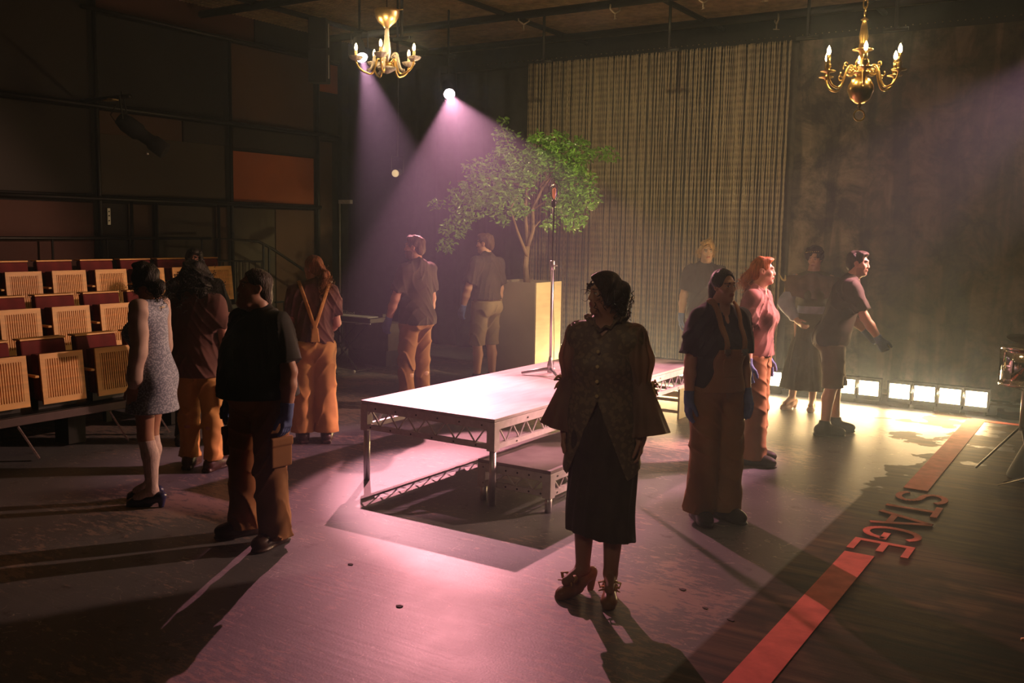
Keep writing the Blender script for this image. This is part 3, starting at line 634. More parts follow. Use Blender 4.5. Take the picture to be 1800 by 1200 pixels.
for p in CH_L:
    lamp('POINT', 'candle_glow', tuple(p), None, (1.0, .66, .30), 4, shadow_soft_size=.015)

# ------------------------------------------------------------------ figure modelling: distance fields turned into one smooth surface
V3 = lambda *a: np.array(a, dtype=float)
def nrm(v): v = np.asarray(v, float); return v / (np.linalg.norm(v) + 1e-12)
def frame(yaw=0, pitch=0, roll=0):
    'columns: right, forward, up. yaw + turns to own right, pitch + looks up'
    y, p, r = (math.radians(a) for a in (yaw, pitch, roll))
    Rz = np.array([[math.cos(-y), -math.sin(-y), 0], [math.sin(-y), math.cos(-y), 0], [0, 0, 1]])
    Rx = np.array([[1, 0, 0], [0, math.cos(p), -math.sin(p)], [0, math.sin(p), math.cos(p)]])
    Ry = np.array([[math.cos(r), 0, math.sin(r)], [0, 1, 0], [-math.sin(r), 0, math.cos(r)]])
    return Rz @ Rx @ Ry
def C_(a, b, ra, rb=None, k=.02, sc=None, cut=None, op='u', off=0): return dict(t='c', a=V3(*a), b=V3(*b), ra=ra, rb=ra if rb is None else rb, k=k, sc=sc, cut=cut, op=op)
def E_(c, r, R=None, k=.03, cut=None, op='u'): return dict(t='e', c=V3(*c), r=V3(*r), R=R, k=k, cut=cut, op=op)
def B_(c, h, rd=.005, R=None, k=.008, cut=None, op='u'): return dict(t='b', c=V3(*c), h=V3(*h), rd=rd, R=R, k=k, cut=cut, op=op)
class Field:
    BIG = .11
    def __init__(s, lo, hi, h):
        s.lo = np.array(lo, float); s.h = h; s.n = np.maximum(4, np.ceil((np.array(hi) - s.lo) / h).astype(int) + 1)
        s.D = np.full(tuple(s.n), s.BIG, np.float32)
        s.ax = [(s.lo[i] + h * np.arange(s.n[i])).astype(np.float32) for i in range(3)]
        s.X = s.ax[0][:, None, None]; s.Y = s.ax[1][None, :, None]; s.Z = s.ax[2][None, None, :]
    def add(s, prims, g=0.0):
        for p in prims:
            m = .10 + g
            if p['t'] == 'c':
                sc = p['sc'] or (1, 1); mr = max(p['ra'], p['rb']) * max(1, *sc) + m
                lo = np.minimum(p['a'], p['b']) - mr; hi = np.maximum(p['a'], p['b']) + mr
            else:
                e = p['r'] if p['t'] == 'e' else p['h'] * 1.75 + p['rd']
                e = np.full(3, max(e)) if p['R'] is not None else e
                lo = p['c'] - e - m; hi = p['c'] + e + m
            i0 = np.clip(np.floor((lo - s.lo) / s.h).astype(int), 0, s.n); i1 = np.clip(np.ceil((hi - s.lo) / s.h).astype(int) + 1, 0, s.n)
            if (i1 <= i0).any(): continue
            sl = tuple(slice(a, b) for a, b in zip(i0, i1))
            X = s.X[sl[0]]; Y = s.Y[:, sl[1]]; Z = s.Z[:, :, sl[2]]
            if p['t'] == 'c':
                sx, sy = sc; a, b = p['a'], p['b']; q = V3(sx, sy, 1); A = a / q; Bv = (b - a) / q; L2 = max(Bv @ Bv, 1e-9)
                x = X / sx - A[0]; y = Y / sy - A[1]; z = Z - A[2]
                t = np.clip((x * Bv[0] + y * Bv[1] + z * Bv[2]) / L2, 0, 1)
                d = np.sqrt((x - t * Bv[0]) ** 2 + (y - t * Bv[1]) ** 2 + (z - t * Bv[2]) ** 2) - (p['ra'] + (p['rb'] - p['ra']) * t) - g
                if min(sx, sy) < 1: d = d * (.5 + .5 * min(sx, sy))
            else:
                x = X - p['c'][0]; y = Y - p['c'][1]; z = Z - p['c'][2]
                if p['R'] is not None:
                    R = p['R']; x, y, z = (x * R[0, i] + y * R[1, i] + z * R[2, i] for i in range(3))
                if p['t'] == 'e':
                    r = p['r'] + g
                    k0 = np.sqrt((x / r[0]) ** 2 + (y / r[1]) ** 2 + (z / r[2]) ** 2) + 1e-6
                    k1 = np.sqrt((x / r[0] ** 2) ** 2 + (y / r[1] ** 2) ** 2 + (z / r[2] ** 2) ** 2) + 1e-6
                    d = k0 * (k0 - 1) / k1
                else:
                    h = p['h'] + g; qx = np.abs(x) - h[0] + p['rd']; qy = np.abs(y) - h[1] + p['rd']; qz = np.abs(z) - h[2] + p['rd']
                    d = np.sqrt(np.maximum(qx, 0) ** 2 + np.maximum(qy, 0) ** 2 + np.maximum(qz, 0) ** 2) + np.minimum(np.maximum(qx, np.maximum(qy, qz)), 0) - p['rd']
            if p['cut']:
                for c, n in p['cut']:
                    n = nrm(n); d = np.maximum(d, (X - c[0]) * n[0] + (Y - c[1]) * n[1] + (Z - c[2]) * n[2])
            D = s.D[sl]; k = p['k']
            if p['op'] == 'u':
                h = np.maximum(k - np.abs(D - d), 0) / k; s.D[sl] = np.minimum(D, d) - h * h * k * .25
            else:
                h = np.maximum(k - np.abs(D + d), 0) / k; s.D[sl] = np.maximum(D, -d) + h * h * k * .25
        return s
    def plane(s, c, n):
        n = nrm(n); s.D = np.maximum(s.D, (s.X - c[0]) * n[0] + (s.Y - c[1]) * n[1] + (s.Z - c[2]) * n[2]).astype(np.float32); return s
    def noise(s, amp, fx, fy, fz, seed=0, warp=1.0):
        r = np.random.RandomState(seed); ph = r.uniform(0, 6.28, 8)
        wv = warp * np.sin(s.X * fx * .43 + s.Z * fz * .31 + ph[0]) + warp * .7 * np.sin(s.Y * fy * .5 + s.Z * fz * .47 + ph[1])
        n = np.sin(s.X * fx + s.Y * fy * .3 + ph[2] + wv) * .5 + np.sin(s.Z * fz + s.X * fx * .35 + s.Y * fy * .25 + ph[3] + 1.3 * wv) * .7 + .4 * np.sin(s.Y * fy * 1.3 - s.X * fx * .6 + s.Z * fz * .8 + ph[4])
        s.D = (s.D - (amp * n).astype(np.float32)); return s
    def shell(s, t): s.D = np.maximum(s.D, -(s.D + t)); return s
    def mesh(s):
        D = s.D; n = D.shape; D = D.copy()
        D[0] = D[-1] = .1; D[:, 0] = D[:, -1] = .1; D[:, :, 0] = D[:, :, -1] = .1
        S_ = D < 0
        c = np.zeros(tuple(k - 1 for k in n), np.uint8)
        for dx in (0, 1):
            for dy in (0, 1):
                for dz in (0, 1): c += S_[dx:n[0] - 1 + dx, dy:n[1] - 1 + dy, dz:n[2] - 1 + dz]
        act = np.argwhere((c > 0) & (c < 8)); idx = np.full(c.shape, -1, np.int32); idx[act[:, 0], act[:, 1], act[:, 2]] = np.arange(len(act))
        P = np.zeros((len(act), 3)); W = np.zeros(len(act))
        cor = {(dx, dy, dz): D[act[:, 0] + dx, act[:, 1] + dy, act[:, 2] + dz] for dx in (0, 1) for dy in (0, 1) for dz in (0, 1)}
        for axis in range(3):
            o = [i for i in range(3) if i != axis]
            for u in (0, 1):
                for v in (0, 1):
                    a = [0, 0, 0]; a[o[0]] = u; a[o[1]] = v; b = list(a); b[axis] = 1
                    da, db = cor[tuple(a)], cor[tuple(b)]; m = (da < 0) != (db < 0); t = np.where(m, da / np.where(m, da - db, 1), 0)
                    q = np.zeros((len(act), 3)); q += a; q[:, axis] = t; P += q * m[:, None]; W += m
        P = (P / W[:, None] + act) * s.h + s.lo
        quads = []
        for axis in range(3):
            sl0 = [slice(1, -1)] * 3; sl0[axis] = slice(0, n[axis] - 1); sl1 = list(sl0); sl1[axis] = slice(1, n[axis])
            A = S_[tuple(sl0)]; B = S_[tuple(sl1)]; e = np.argwhere(A != B)
            off = np.array([1, 1, 1]); off[axis] = 0; e = e + off; inside = S_[e[:, 0], e[:, 1], e[:, 2]]
            o1, o2 = (axis + 1) % 3, (axis + 2) % 3; d1 = np.zeros(3, int); d1[o1] = 1; d2 = np.zeros(3, int); d2[o2] = 1
            g = lambda q: idx[q[:, 0], q[:, 1], q[:, 2]]
            Q = np.stack([g(e - d1 - d2), g(e - d2), g(e), g(e - d1)], 1); Q[~inside] = Q[~inside][:, ::-1]; quads.append(Q)
        return P, np.concatenate(quads)
    def build(s, name, m, parent=None, loc=(0, 0, 0), color=None, extra=None, smooth_it=1):
        P, Q = s.mesh()
        nv = len(P); ev, ef = (extra.v, extra.f) if extra else ([], [])
        me = bpy.data.meshes.new(name)
        V = np.concatenate([P, np.array(ev).reshape(-1, 3)]) if ev else P
        sizes = [4] * len(Q) + [len(f) for f in ef]; loops = Q.ravel().tolist() + [i + nv for f in ef for i in f]
        me.vertices.add(len(V)); me.vertices.foreach_set('co', V.astype(np.float32).ravel())
        me.loops.add(len(loops)); me.loops.foreach_set('vertex_index', loops)
        me.polygons.add(len(sizes)); me.polygons.foreach_set('loop_start', np.concatenate([[0], np.cumsum(sizes)[:-1]]).astype(np.int32))
        me.polygons.foreach_set('use_smooth', np.ones(len(sizes), bool))
        me.update(calc_edges=True)
        if color is not None:
            ca = me.color_attributes.new('Col', 'FLOAT_COLOR', 'POINT'); col = np.ones((len(V), 4), np.float32); col[:, :3] = color(V); ca.data.foreach_set('color', col.ravel())
        me.materials.append(m); o = bpy.data.objects.new(name, me); COL.objects.link(o)
        if parent: o.parent = parent
        o.location = loc
        return o

def skin_mat(name):
    m, nt, b = new_mat(name); a = N(nt, 'ShaderNodeAttribute', attribute_name='Col'); nt.links.new(a.outputs['Color'], b.inputs['Base Color'])
    b.inputs['Roughness'].default_value = .5; b.inputs['Subsurface Weight'].default_value = .0
    return m
M['skin'] = skin_mat('skin')
def hair_mat(name, c, sheen=.35):
    m = mat(name, c, .5, 0, var=.45, scale=1, stretch=(90, 90, 14), bump=.9, bscale=1.6, spec=.28); return m

def joints(sp):
    s = sp['H'] / 1.75; J = dict(s=s); hl = sp.get('heel', 0)
    f = sp.get('fem', 0); sw = sp.get('sw', .165 if f else .19) ; lean = V3(*sp.get('lean', (0, 0)), 0)
    L = lambda z: lean * np.clip((z - .93) / .5, 0, 1.3)
    J['hip'] = V3(0, 0, .93 * s + hl); J['L'] = lambda z: L((z - hl) / s) * s
    P = lambda x, y, z: V3(x, y, z) * s + V3(0, 0, hl) + L(z) * s
    J['P'] = P; J['neck0'] = P(0, -.015, 1.43); J['neck1'] = P(0, .01, 1.545)
    J['head'] = P(0, .03, 1.635) + V3(*sp.get('hoff', (0, 0, 0)))
    J['RH'] = frame(*sp.get('head', (0, 0, 0))); J['sw'] = sw * s
    J['arms'] = {}
    for side, nm in ((1, 'R'), (-1, 'L')):
        ud, fd = sp['arm' + nm][:2]; hd = sp['arm' + nm][2] if len(sp['arm' + nm]) > 2 else fd; curl = sp['arm' + nm][3] if len(sp['arm' + nm]) > 3 else 14
        sh = P(side * sw, -.01, 1.405); ud, fd, hd = nrm(ud), nrm(fd), nrm(hd); el = sh + ud * .285 * s; wr = el + fd * .255 * s
        pn = V3(-side, .15, 0); pn = nrm(pn - hd * (pn @ hd)); th = np.cross(hd, pn) * (1 if side > 0 else -1)
        if th[1] < 0 and abs(th[1]) > .3: th = -th
        J['arms'][nm] = dict(sh=sh, el=el, wr=wr, ud=ud, fd=fd, hd=hd, pn=pn, th=th, side=side, curl=curl)
    J['legs'] = {}
    for side, nm in ((1, 'R'), (-1, 'L')):
        fx, fy, fyaw = sp.get('foot' + nm, (side * .11, 0, side * 10)); hp = V3(side * .092 * s * sp.get('hipw', 1), 0, .90 * s + hl)
        an = V3(fx, fy, .085 * s + hl); kn = (hp * .48 + an * .52) + V3(0, sp.get('knee', .02), 0); kn[2] = .495 * s + hl
        J['legs'][nm] = dict(hip=hp, kn=kn, an=an, yaw=fyaw, side=side, toe=frame(fyaw)[:, 1])
    return J
def torso(sp, J, g=0):
    s = J['s']; P = J['P']; b = sp.get('bulk', 1.0); f = sp.get('fem', 0); hw = sp.get('hw', .165 if f else .155) * b; ww = sp.get('ww', .12 if f else .145) * b; cw = sp.get('cw', .14 if f else .165) * b; dp = sp.get('dp', 1.0)
    o = [E_(P(0, -.01, .95), (hw * s, .115 * dp * s, .13 * s), k=.06), E_(P(0, 0, 1.08), (ww * s, .10 * dp * s, .16 * s), k=.08), E_(P(0, 0, 1.27), (cw * s, .112 * dp * s, .19 * s), k=.08),
         C_(P(-J['sw'] / s + .03, -.01, 1.40), P(J['sw'] / s - .03, -.01, 1.40), .058 * s, k=.07), C_(P(-.10, -.015, 1.425), P(0, -.02, 1.475), .04 * s, .05 * s, k=.05), C_(P(.10, -.015, 1.425), P(0, -.02, 1.475), .04 * s, .05 * s, k=.05),
         E_(P(-.075, -.075, .915), (.085 * b * s, .075 * s, .09 * s), k=.05), E_(P(.075, -.075, .915), (.085 * b * s, .075 * s, .09 * s), k=.05)]
    bu = sp.get('bust', .03 if f else 0)
    if bu: o += [E_(P(x, .085 * dp, 1.25), (.062 * s, (.035 + bu) * s, .062 * s), k=.05) for x in (-.07, .07)]
    be = sp.get('belly', 0)
    if be: o += [E_(P(0, .05 * dp, 1.06), (ww * s, (.06 + be) * s, .15 * s), k=.08)]
    return o
def limbs(sp, J, hands=True, arms=True, legs=True):
    s = J['s']; ls = sp.get('limb', 1.0) * s; o = []
    o += [C_(J['neck0'], J['neck1'], .058 * ls, .053 * s, k=.04)]
    if arms:
        for a in J['arms'].values():
            o += [C_(a['sh'], a['el'], .05 * ls, .04 * ls, k=.03), E_(a['sh'], (.055 * ls,) * 3, k=.04), C_(a['el'], a['el'] + (a['wr'] - a['el']) * .35, .040 * ls, .041 * ls, k=.02), C_(a['el'] + (a['wr'] - a['el']) * .35, a['wr'], .041 * ls, .027 * ls, k=.02)]
            if hands: o += hand(a, s)
    if legs:
        for l in J['legs'].values():
            cf = l['kn'] * .68 + l['an'] * .32 + V3(0, -.018, 0)
            o += [C_(l['hip'], l['kn'], .085 * ls, .056 * ls, k=.04), C_(l['kn'], cf, .054 * ls, .055 * ls, k=.02), C_(cf, l['an'], .055 * ls, .036 * ls, k=.02), C_(l['an'], l['an'] + l['toe'] * .12 * s + V3(0, 0, -.045), .036 * s, .028 * s, k=.02)]
    return o
def hand(a, s, g=0):
    o = []; w_, d, n, t = a['wr'], a['hd'], a['pn'], a['th']; s = s * .97; R = np.stack([t, n, d], 1)
    o.append(B_(w_ + d * .05 * s, (.038 * s, .0135 * s, .046 * s), .012 * s, R, k=.02)); o.append(C_(w_ - d * .01, w_ + d * .03 * s, .026 * s, .022 * s, k=.02))
    cu = math.radians(a['curl'])
    for off, L, e in ((.030, .072, 0), (.010, .080, .1), (-.0105, .074, .2), (-.030, .058, .35)):
        p = w_ + (d * .09 + t * off) * s; an = cu * (1 + e); dd = nrm(d + t * off * 1.2)
        for fr, r0, r1 in ((.45, .0092, .0085), (.31, .0085, .0078), (.24, .0078, .0068)):
            q = p + (dd * math.cos(an) + n * math.sin(an)) * L * fr * s; o.append(C_(p, q, (r0 + g) * s, (r1 + g) * s, k=.004)); p = q; an += cu * 1.15
    p = w_ + (d * .02 + t * .028 + n * .004) * s; q = p + nrm(t * .62 + d * .75 + n * .25) * .045 * s; r = q + nrm(t * .25 + d * .95 + n * .35) * .034 * s; u = r + nrm(t * .05 + d + n * .4) * .026 * s
    o += [C_(p, q, .014 * s, .0115 * s, k=.014), C_(q, r, .0108 * s, .0095 * s, k=.004), C_(r, u, .0095 * s, .0075 * s, k=.004)]
    return o
def headp(sp, J):
    R = J['RH']; c = J['head']; h = sp.get('hs', .93 if not sp.get('fem') else .89) * max(.94, J['s']); T = lambda x, y, z: c + R @ (V3(x, y, z) * h); jw = sp.get('jaw', 1.0)
    e = lambda p, r, k=.02, op='u': E_(T(*p), V3(*r) * h, R, k=k * h, op=op)
    o = [e((0, -.015, .035), (.074, .094, .088)), e((0, .03, -.03), (.060 * jw, .060, .078), .03), e((0, .066, -.10), (.026 * jw, .024, .022), .035), e((0, .01, -.07), (.055 * jw, .055, .045), .03),
         C_(T(-.026, .083, .030), T(.026, .083, .030), .013 * h, k=.02), e((.042, .058, -.016), (.022, .022, .022), .02), e((-.042, .058, -.016), (.022, .022, .022), .02),
         e((.031, .096, .008), (.019, .013, .0115), .012, 's'), e((-.031, .096, .008), (.019, .013, .0115), .012, 's'),
         C_(T(0, .088, .016), T(0, .1035, -.027), .0075 * h, .0105 * h, k=.012), e((.010, .098, -.030), (.008, .010, .007), .008), e((-.010, .098, -.030), (.008, .010, .007), .008),
         e((.031, .078, .007), (.0135, .0115, .0115), .003), e((-.031, .078, .007), (.0135, .0115, .0115), .003),
         e((0, .083, -.058), (.024, .014, .018), .012), C_(T(-.017, .091, -.054), T(.017, .091, -.054), .0050 * h, k=.006), C_(T(-.014, .090, -.064), T(.014, .090, -.064), .0058 * h, k=.006)]
    for x in (.074, -.074): o += [e((x, -.008, .002), (.009, .020, .031), .010), e((x * 1.07, -.002, .004), (.006, .010, .017), .006, 's')]
    if sp.get('dchin'): o += [e((0, .045, -.115), (.055, .05, .03), .04)]
    o += [C_(J['neck1'], T(0, -.01, -.05), .052 * J['s'] * sp.get('limb', 1), .05 * h, k=.03)]
    return o, T, h
def skincol(sp, J):
    R = J['RH']; c = J['head']; h = sp.get('hs', .93 if not sp.get('fem') else .89) * max(.94, J['s']); sk = np.array(sp.get('skin', (.50, .27, .18))); lipc = np.array(sp.get('lip', (.38, .13, .10))); br = np.array(sp.get('brow', (.05, .03, .02)))
    sock = sp.get('sock')
    def f(V):
        q = (V - c) @ R / h; col = np.tile(sk, (len(V), 1)); fr = q[:, 1] > .05
        lip = fr & (np.abs(q[:, 0]) < .022) & (q[:, 2] > -.0715) & (q[:, 2] < -.049) & (q[:, 1] > .085); col[lip] = lipc
        bro = fr & (np.abs(np.abs(q[:, 0]) - .031) < .018) & (np.abs(q[:, 2] - .031) < .0045); col[bro] = br
        ex = np.abs(q[:, 0]) - .031; eye = fr & ((ex / .0125) ** 2 + ((q[:, 2] - .007) / .0058) ** 2 < 1) & (q[:, 1] > .078); col[eye] = (.62, .58, .54)
        iris = fr & (ex ** 2 + (q[:, 2] - .007) ** 2 < .0052 ** 2) & (q[:, 1] > .078); col[iris] = (.03, .02, .015)
        lash = fr & ((ex / .0145) ** 2 + ((q[:, 2] - .008) / .0085) ** 2 < 1) & (q[:, 2] > .0115) & (q[:, 1] > .07); col[lash] = br
        if sp.get('beard') is not None:
            bd = (q[:, 2] < -.035) & (q[:, 2] > -.13) & (q[:, 1] > .0) & ~lip & (np.abs(q[:, 0]) < .08); col[bd] = np.array(sp['beard'])
        return col
    return f

def bounds(sp, J, pad=.16):
    pts = [J['head'] + V3(0, 0, .2)]; pts += [a[k] for a in J['arms'].values() for k in ('sh', 'el', 'wr')] + [a['wr'] + a['hd'] * .2 for a in J['arms'].values()]
    pts += [l['an'] + l['toe'] * .2 for l in J['legs'].values()] + [l['an'] for l in J['legs'].values()] + [V3(-.2, -.15, 1), V3(.2, .17, 1)]
    pts = np.array(pts); lo = pts.min(0) - pad * .6; hi = pts.max(0) + pad * .5; lo[2] = -.02; return lo, hi
def make_body(sp, J, px):
    lo, hi = bounds(sp, J); F = Field(lo, hi, px); hp, T, h = headp(sp, J)
    F.add(torso(sp, J)).add(limbs(sp, J)).add(hp)
    F.plane((0, 0, .012), (0, 0, -1))
    o = F.build('person', M['skin'], color=skincol(sp, J)); return o, T, h
def shirt(sp, J, px, m, par, hem=.84, sl=.19, g=.014, loose=.02, name='shirt', collar=True, seed=1, vneck=0, flare=.012):
    s = J['s']; P = J['P']; lo, hi = bounds(sp, J, .1); lo = lo.copy(); hi = hi.copy(); lo[2] = hem * s - .03; hi[2] = P(0, 0, 1.57)[2]; F = Field(lo, hi, px)
    hc = P(0, 0, hem); b = sp.get('bulk', 1.0); hw = sp.get('hw', .165 if sp.get('fem') else .155) * b * s
    F.add(torso(sp, J), g + loose * .5)
    F.add([C_(P(0, -.005, 1.2), hc + V3(0, -.005, -.05), sp.get('cw', .15) * b * s * .93, hw + loose + flare, k=.06, sc=(1, .76 * sp.get('dp', 1) + sp.get('belly', 0) * 1.6))])
    ls = sp.get('limb', 1) * s
    for a in J['arms'].values():
        e = a['sh'] + a['ud'] * sl * s
        F.add([C_(a['sh'] - a['ud'] * .01, e + a['ud'] * .05, (.056 * ls + g), (.058 * ls + g + loose * .35), k=.05, cut=[(e, a['ud'])])])
    F.noise(.0045, 15, 17, 23, seed, 1.6)
    rs_ = np.random.RandomState(seed + 5).uniform(0, 6, 6)
    q1 = F.Z * 21 + np.abs(F.X) * 26 + 2.6 * np.sin(F.X * 9 + rs_[0] + F.Z * 5) + 2.0 * np.sin(F.Y * 12 + rs_[1]); q2 = F.X * 30 + F.Z * 5 + 2.2 * np.sin(F.Z * 7 + rs_[3]) + 2 * np.sin(F.Y * 9 + rs_[4])
    F.D = (F.D - (.013 * (1 - np.abs(np.sin(q1))) ** 2.2 * (.15 + .85 * np.sin(F.Z * 6 + F.X * 7 + rs_[2]) ** 2) + .010 * (1 - np.abs(np.sin(q2))) ** 2 * (.2 + .8 * np.sin(F.Z * 5 - F.X * 6 + rs_[5]) ** 2) - .004).astype(np.float32)).astype(np.float32)
    F.plane(hc + V3(0, 0, 0), (0, 0, -1))
    if vneck: F.add([C_(P(0, .14, 1.30 + (.09 - vneck)), P(0, .07, 1.50), .012 * s, .05 * s, k=.01, op='s')])
    F.add([C_(J['neck1'], J['neck1'] + V3(0, .03, .2), .06 * s, .07 * s, k=.01, op='s')])
    if collar:
        n0 = J['neck0'] + (J['neck1'] - J['neck0']) * .25; ax = nrm(J['neck1'] - J['neck0']); t = []
        for i in range(20):
            an = math.radians(-90 + 18 * i) + .0; r = .070 * ls + .004; fr = math.sin(an)
            dz = -.045 * max(0, fr) ** 2 - .0
            t.append(n0 + V3(math.cos(an) * r * 1.02, math.sin(an) * r + .0, .018 + dz))
        for i in range(20):
            p, q = t[i], t[(i + 1) % 20]
            if i in (9, 10): continue
            F.add([C_(p, q, .009, k=.006), C_(p - V3(0, 0, .018) + nrm(p - n0) * .008, q - V3(0, 0, .018) + nrm(q - n0) * .008, .009, k=.012)])
        for sx in (-1, 1): F.add([B_(n0 + V3(sx * .038 * s, .086 * s, -.038), (.020, .008, .028), .006, frame(-sx * 25, 22, sx * -28), k=.01)])
    return F.build(name, m, par)
def legs_f(sp, J, px, g, hemz, hemr, topz, seed=2, wr=.006, knr=None, drop=None, k=.03, tuck=None):
    s = J['s']; lo, hi = bounds(sp, J, .12); lo = lo.copy(); hi = hi.copy(); hi[2] = topz * s + .04; lo[2] = max(0, hemz - .04); F = Field(lo, hi, px); ls = sp.get('limb', 1) * s
    F.add(torso(sp, J)[:2] + torso(sp, J)[6:8] + (torso(sp, J)[-1:] if sp.get('belly') else []), g)
    for l in J['legs'].values():
        kr = (knr or .062) * s; hm = l['an'] * 1; d = nrm(l['an'] - l['kn']); hm = l['kn'] + d * (l['kn'][2] - hemz) / max(-d[2], .1)
        if hemz < l['kn'][2] - .05:
            F.add([C_(l['hip'], l['kn'], .088 * ls + g, max(kr, .056 * ls + g), k=.03), C_(l['kn'], hm + d * .03, max(kr, .056 * ls + g), hemr, k=.02)])
        else:
            q = l['hip'] + (l['kn'] - l['hip']) * (l['hip'][2] - hemz + .03) / (l['hip'][2] - l['kn'][2]); F.add([C_(l['hip'], q, .088 * ls + g, hemr, k=.03)])
    if wr:
        r = np.random.RandomState(seed); ph = r.uniform(0, 6, 4)
        zt = np.clip((.95 * s - F.Z) / (.95 * s), 0, 1)
        fold = np.sin(F.Z * 33 + 26 * np.abs(F.X) + 4.2 * np.sin(F.X * 12 + ph[0]) + 4 * np.sin(F.Y * 11 + ph[1]) + 2.2 * np.sin(F.Z * 9 + ph[2])) * (.3 + .9 * np.sin(F.Z * 19 - F.X * 21 + F.Y * 17 + ph[3]) ** 2) * (.35 + .9 * np.clip((.30 - F.Z) / .3, 0, 1) + .3 * np.exp(-((F.Z - .5) / .08) ** 2)) + .8 * np.sin(F.X * 38 + F.Z * 11 + ph[3] + 1.5 * np.sin(F.Z * 12 + ph[0])) * .6
        q3 = F.Z * 17 - 15 * np.abs(F.X) + 2.4 * np.sin(F.Y * 10 + ph[0] + F.Z * 4) + 1.8 * np.sin(F.X * 14 + ph[2]); fold = fold * .6 + 2.3 * (1 - np.abs(np.sin(q3))) ** 2.4 * (.25 + .75 * np.sin(F.Z * 5.5 + F.X * 8 + ph[1]) ** 2) - .5
        F.D = (F.D - (wr * fold).astype(np.float32))
    if tuck: F.D = (F.D + (.012 * np.clip((F.Z - tuck * s - .008) / .02, 0, 1)).astype(np.float32)).astype(np.float32)
    F.plane((0, 0, hemz), (0, 0, -1)); F.plane((0, 0, topz * s), (0, 0, 1)); return F
def shoe(sp, J, nm, m, par, px, style='boot', name='shoe', h=.15):
    l = J['legs'][nm]; s = J['s']; t = l['toe']; sd = V3(t[1], -t[0], 0); R = np.stack([sd, t, V3(0, 0, 1)], 1); hl = sp.get('heel', 0); A = l['an'].copy(); gz = A[2] - .085 * s - hl
    base = V3(A[0], A[1], 0); L = .5 * .27 * s; P = lambda x, y, z: base + sd * x + t * y + V3(0, 0, z)
    lo = base - .24; hi = base + .24; lo[2] = -.02; hi[2] = h + .06 + hl; F = Field(lo, hi, px)
    if style in ('boot', 'low'):
        F.add([C_(P(0, -.045, .05), P(0, .115, .042), .042, .036, k=.02), E_(P(.004, .125, .048), (.050, .068, .042), R, k=.03), C_(A + V3(0, 0, .0), P(0, .085, .055), .050, .040, k=.03), E_(P(0, -.055, .055), (.042, .045, .05), R, k=.03), C_(A - V3(0, 0, .03), A + V3(0, -.005, h - .085 * s + .04), .050, .054, k=.03)])
        F.plane((0, 0, h), (0, 0, 1)); F.plane((0, 0, .018), (0, 0, -1))
        F.add([E_(P(0, .11, .012), (.053, .088, .016), R, k=.012), B_(P(0, .03, .012), (.038, .10, .012), .01, R, k=.01), B_(P(0, -.07, .016), (.039, .038, .016), .012, R, k=.004)])
    else:  # heeled shoe
        F.add([C_(P(0, -.05, .045 + hl), P(0, .02, .035 + hl * .6), .036, .034, k=.02), C_(P(0, .02, .035 + hl * .6), P(0, .125, .026), .036, .030, k=.03), E_(P(0, .12, .028), (.042, .06, .028), R, k=.03)])
        F.add([C_(P(0, -.03, h + hl + .03), P(0, .03, .10 + hl), .03, .03, k=.01, op='s')])
        F.add([C_(P(0, -.068, .05 + hl), P(0, -.06, .0), .030, .017, k=.015, cut=[((0, 0, 0), (0, 0, -1))]), C_(P(0, .03, .018 + hl * .35), P(0, .15, .01), .034, .034, k=.004, sc=(1, 1), cut=[((0, 0, .022 + hl * .3), (0, 0, 1))])])
        F.plane((0, 0, .0), (0, 0, -1))
    F.plane((0, 0, .001), (0, 0, -1))
    return F.build(name, m, par)
def glove(sp, J, nm, m, par, px=.0045, name='glove'):
    a = J['arms'][nm]; s = J['s']; c = a['wr'] + a['hd'] * .08; F = Field(c - .17, c + .17, px); hp = hand(a, s, .0)
    F.add(hp, .0032); lm = max(1, sp.get('limb', 1)); F.add([C_(a['wr'] - a['fd'] * .06, a['wr'] + a['hd'] * .02, .0355 * s * lm, .030 * s * lm, k=.014, cut=[(a['wr'] - a['fd'] * .055, -a['fd'])])])
    return F.build(name, m, par)
def hairfield(sp, J, T, h, px, prims, noise=(.003, 60, 60, 25), seed=0, ext=.3, down=.35, face=True, facer=(.066, .065, .094), facec=(0, .094, -.008)):
    c = J['head']; lo = c - ext; hi = c + ext; lo[2] = c[2] - down; hi[2] = c[2] + .2; F = Field(lo, hi, px); R = J['RH']
    def conv(p):
        if p[0] == 'e': return E_(T(*p[1]), V3(*p[2]) * h, R, k=p[3] if len(p) > 3 else .02, op=p[4] if len(p) > 4 else 'u')
        return C_(T(*p[1]), T(*p[2]), p[3] * h, p[4] * h, k=p[5] if len(p) > 5 else .02)
    F.add([conv(p) for p in prims]); F.noise(*noise, seed, 1.6)
    if face: F.add([E_(T(*facec), V3(*facer) * h, R, k=.012, op='s')])
    return F
def curls(T, roots, n, L, amp, turns, rad, seed, drift=(0, 0, -1), spread=.3):
    'thin curling locks, as tubes in head space'
    r = random.Random(seed); m = MB()
    for i in range(n):
        c, sp_ = roots[i % len(roots)]; p0 = V3(*c) + V3(r.gauss(0, 1), r.gauss(0, 1), r.gauss(0, 1)) * sp_
        d = nrm(V3(*drift) + V3(r.gauss(0, spread), r.gauss(0, spread), r.gauss(0, spread))); u = nrm(np.cross(d, V3(.3, .9, .1))); v = np.cross(d, u); ph = r.uniform(0, 6); LL = L * r.uniform(.6, 1.2); am = amp * r.uniform(.6, 1.3)
        pts = []; nn = 14
        for j in range(nn):
            t = j / (nn - 1); a = ph + t * turns * 6.28; pts.append(tuple(T(*(p0 + d * LL * t + (u * math.cos(a) + v * math.sin(a)) * am * min(1, t * 3 + .3)))))
        m.tube(pts, [rad * (1 - .6 * j / nn) for j in range(nn)], 4)
    return m
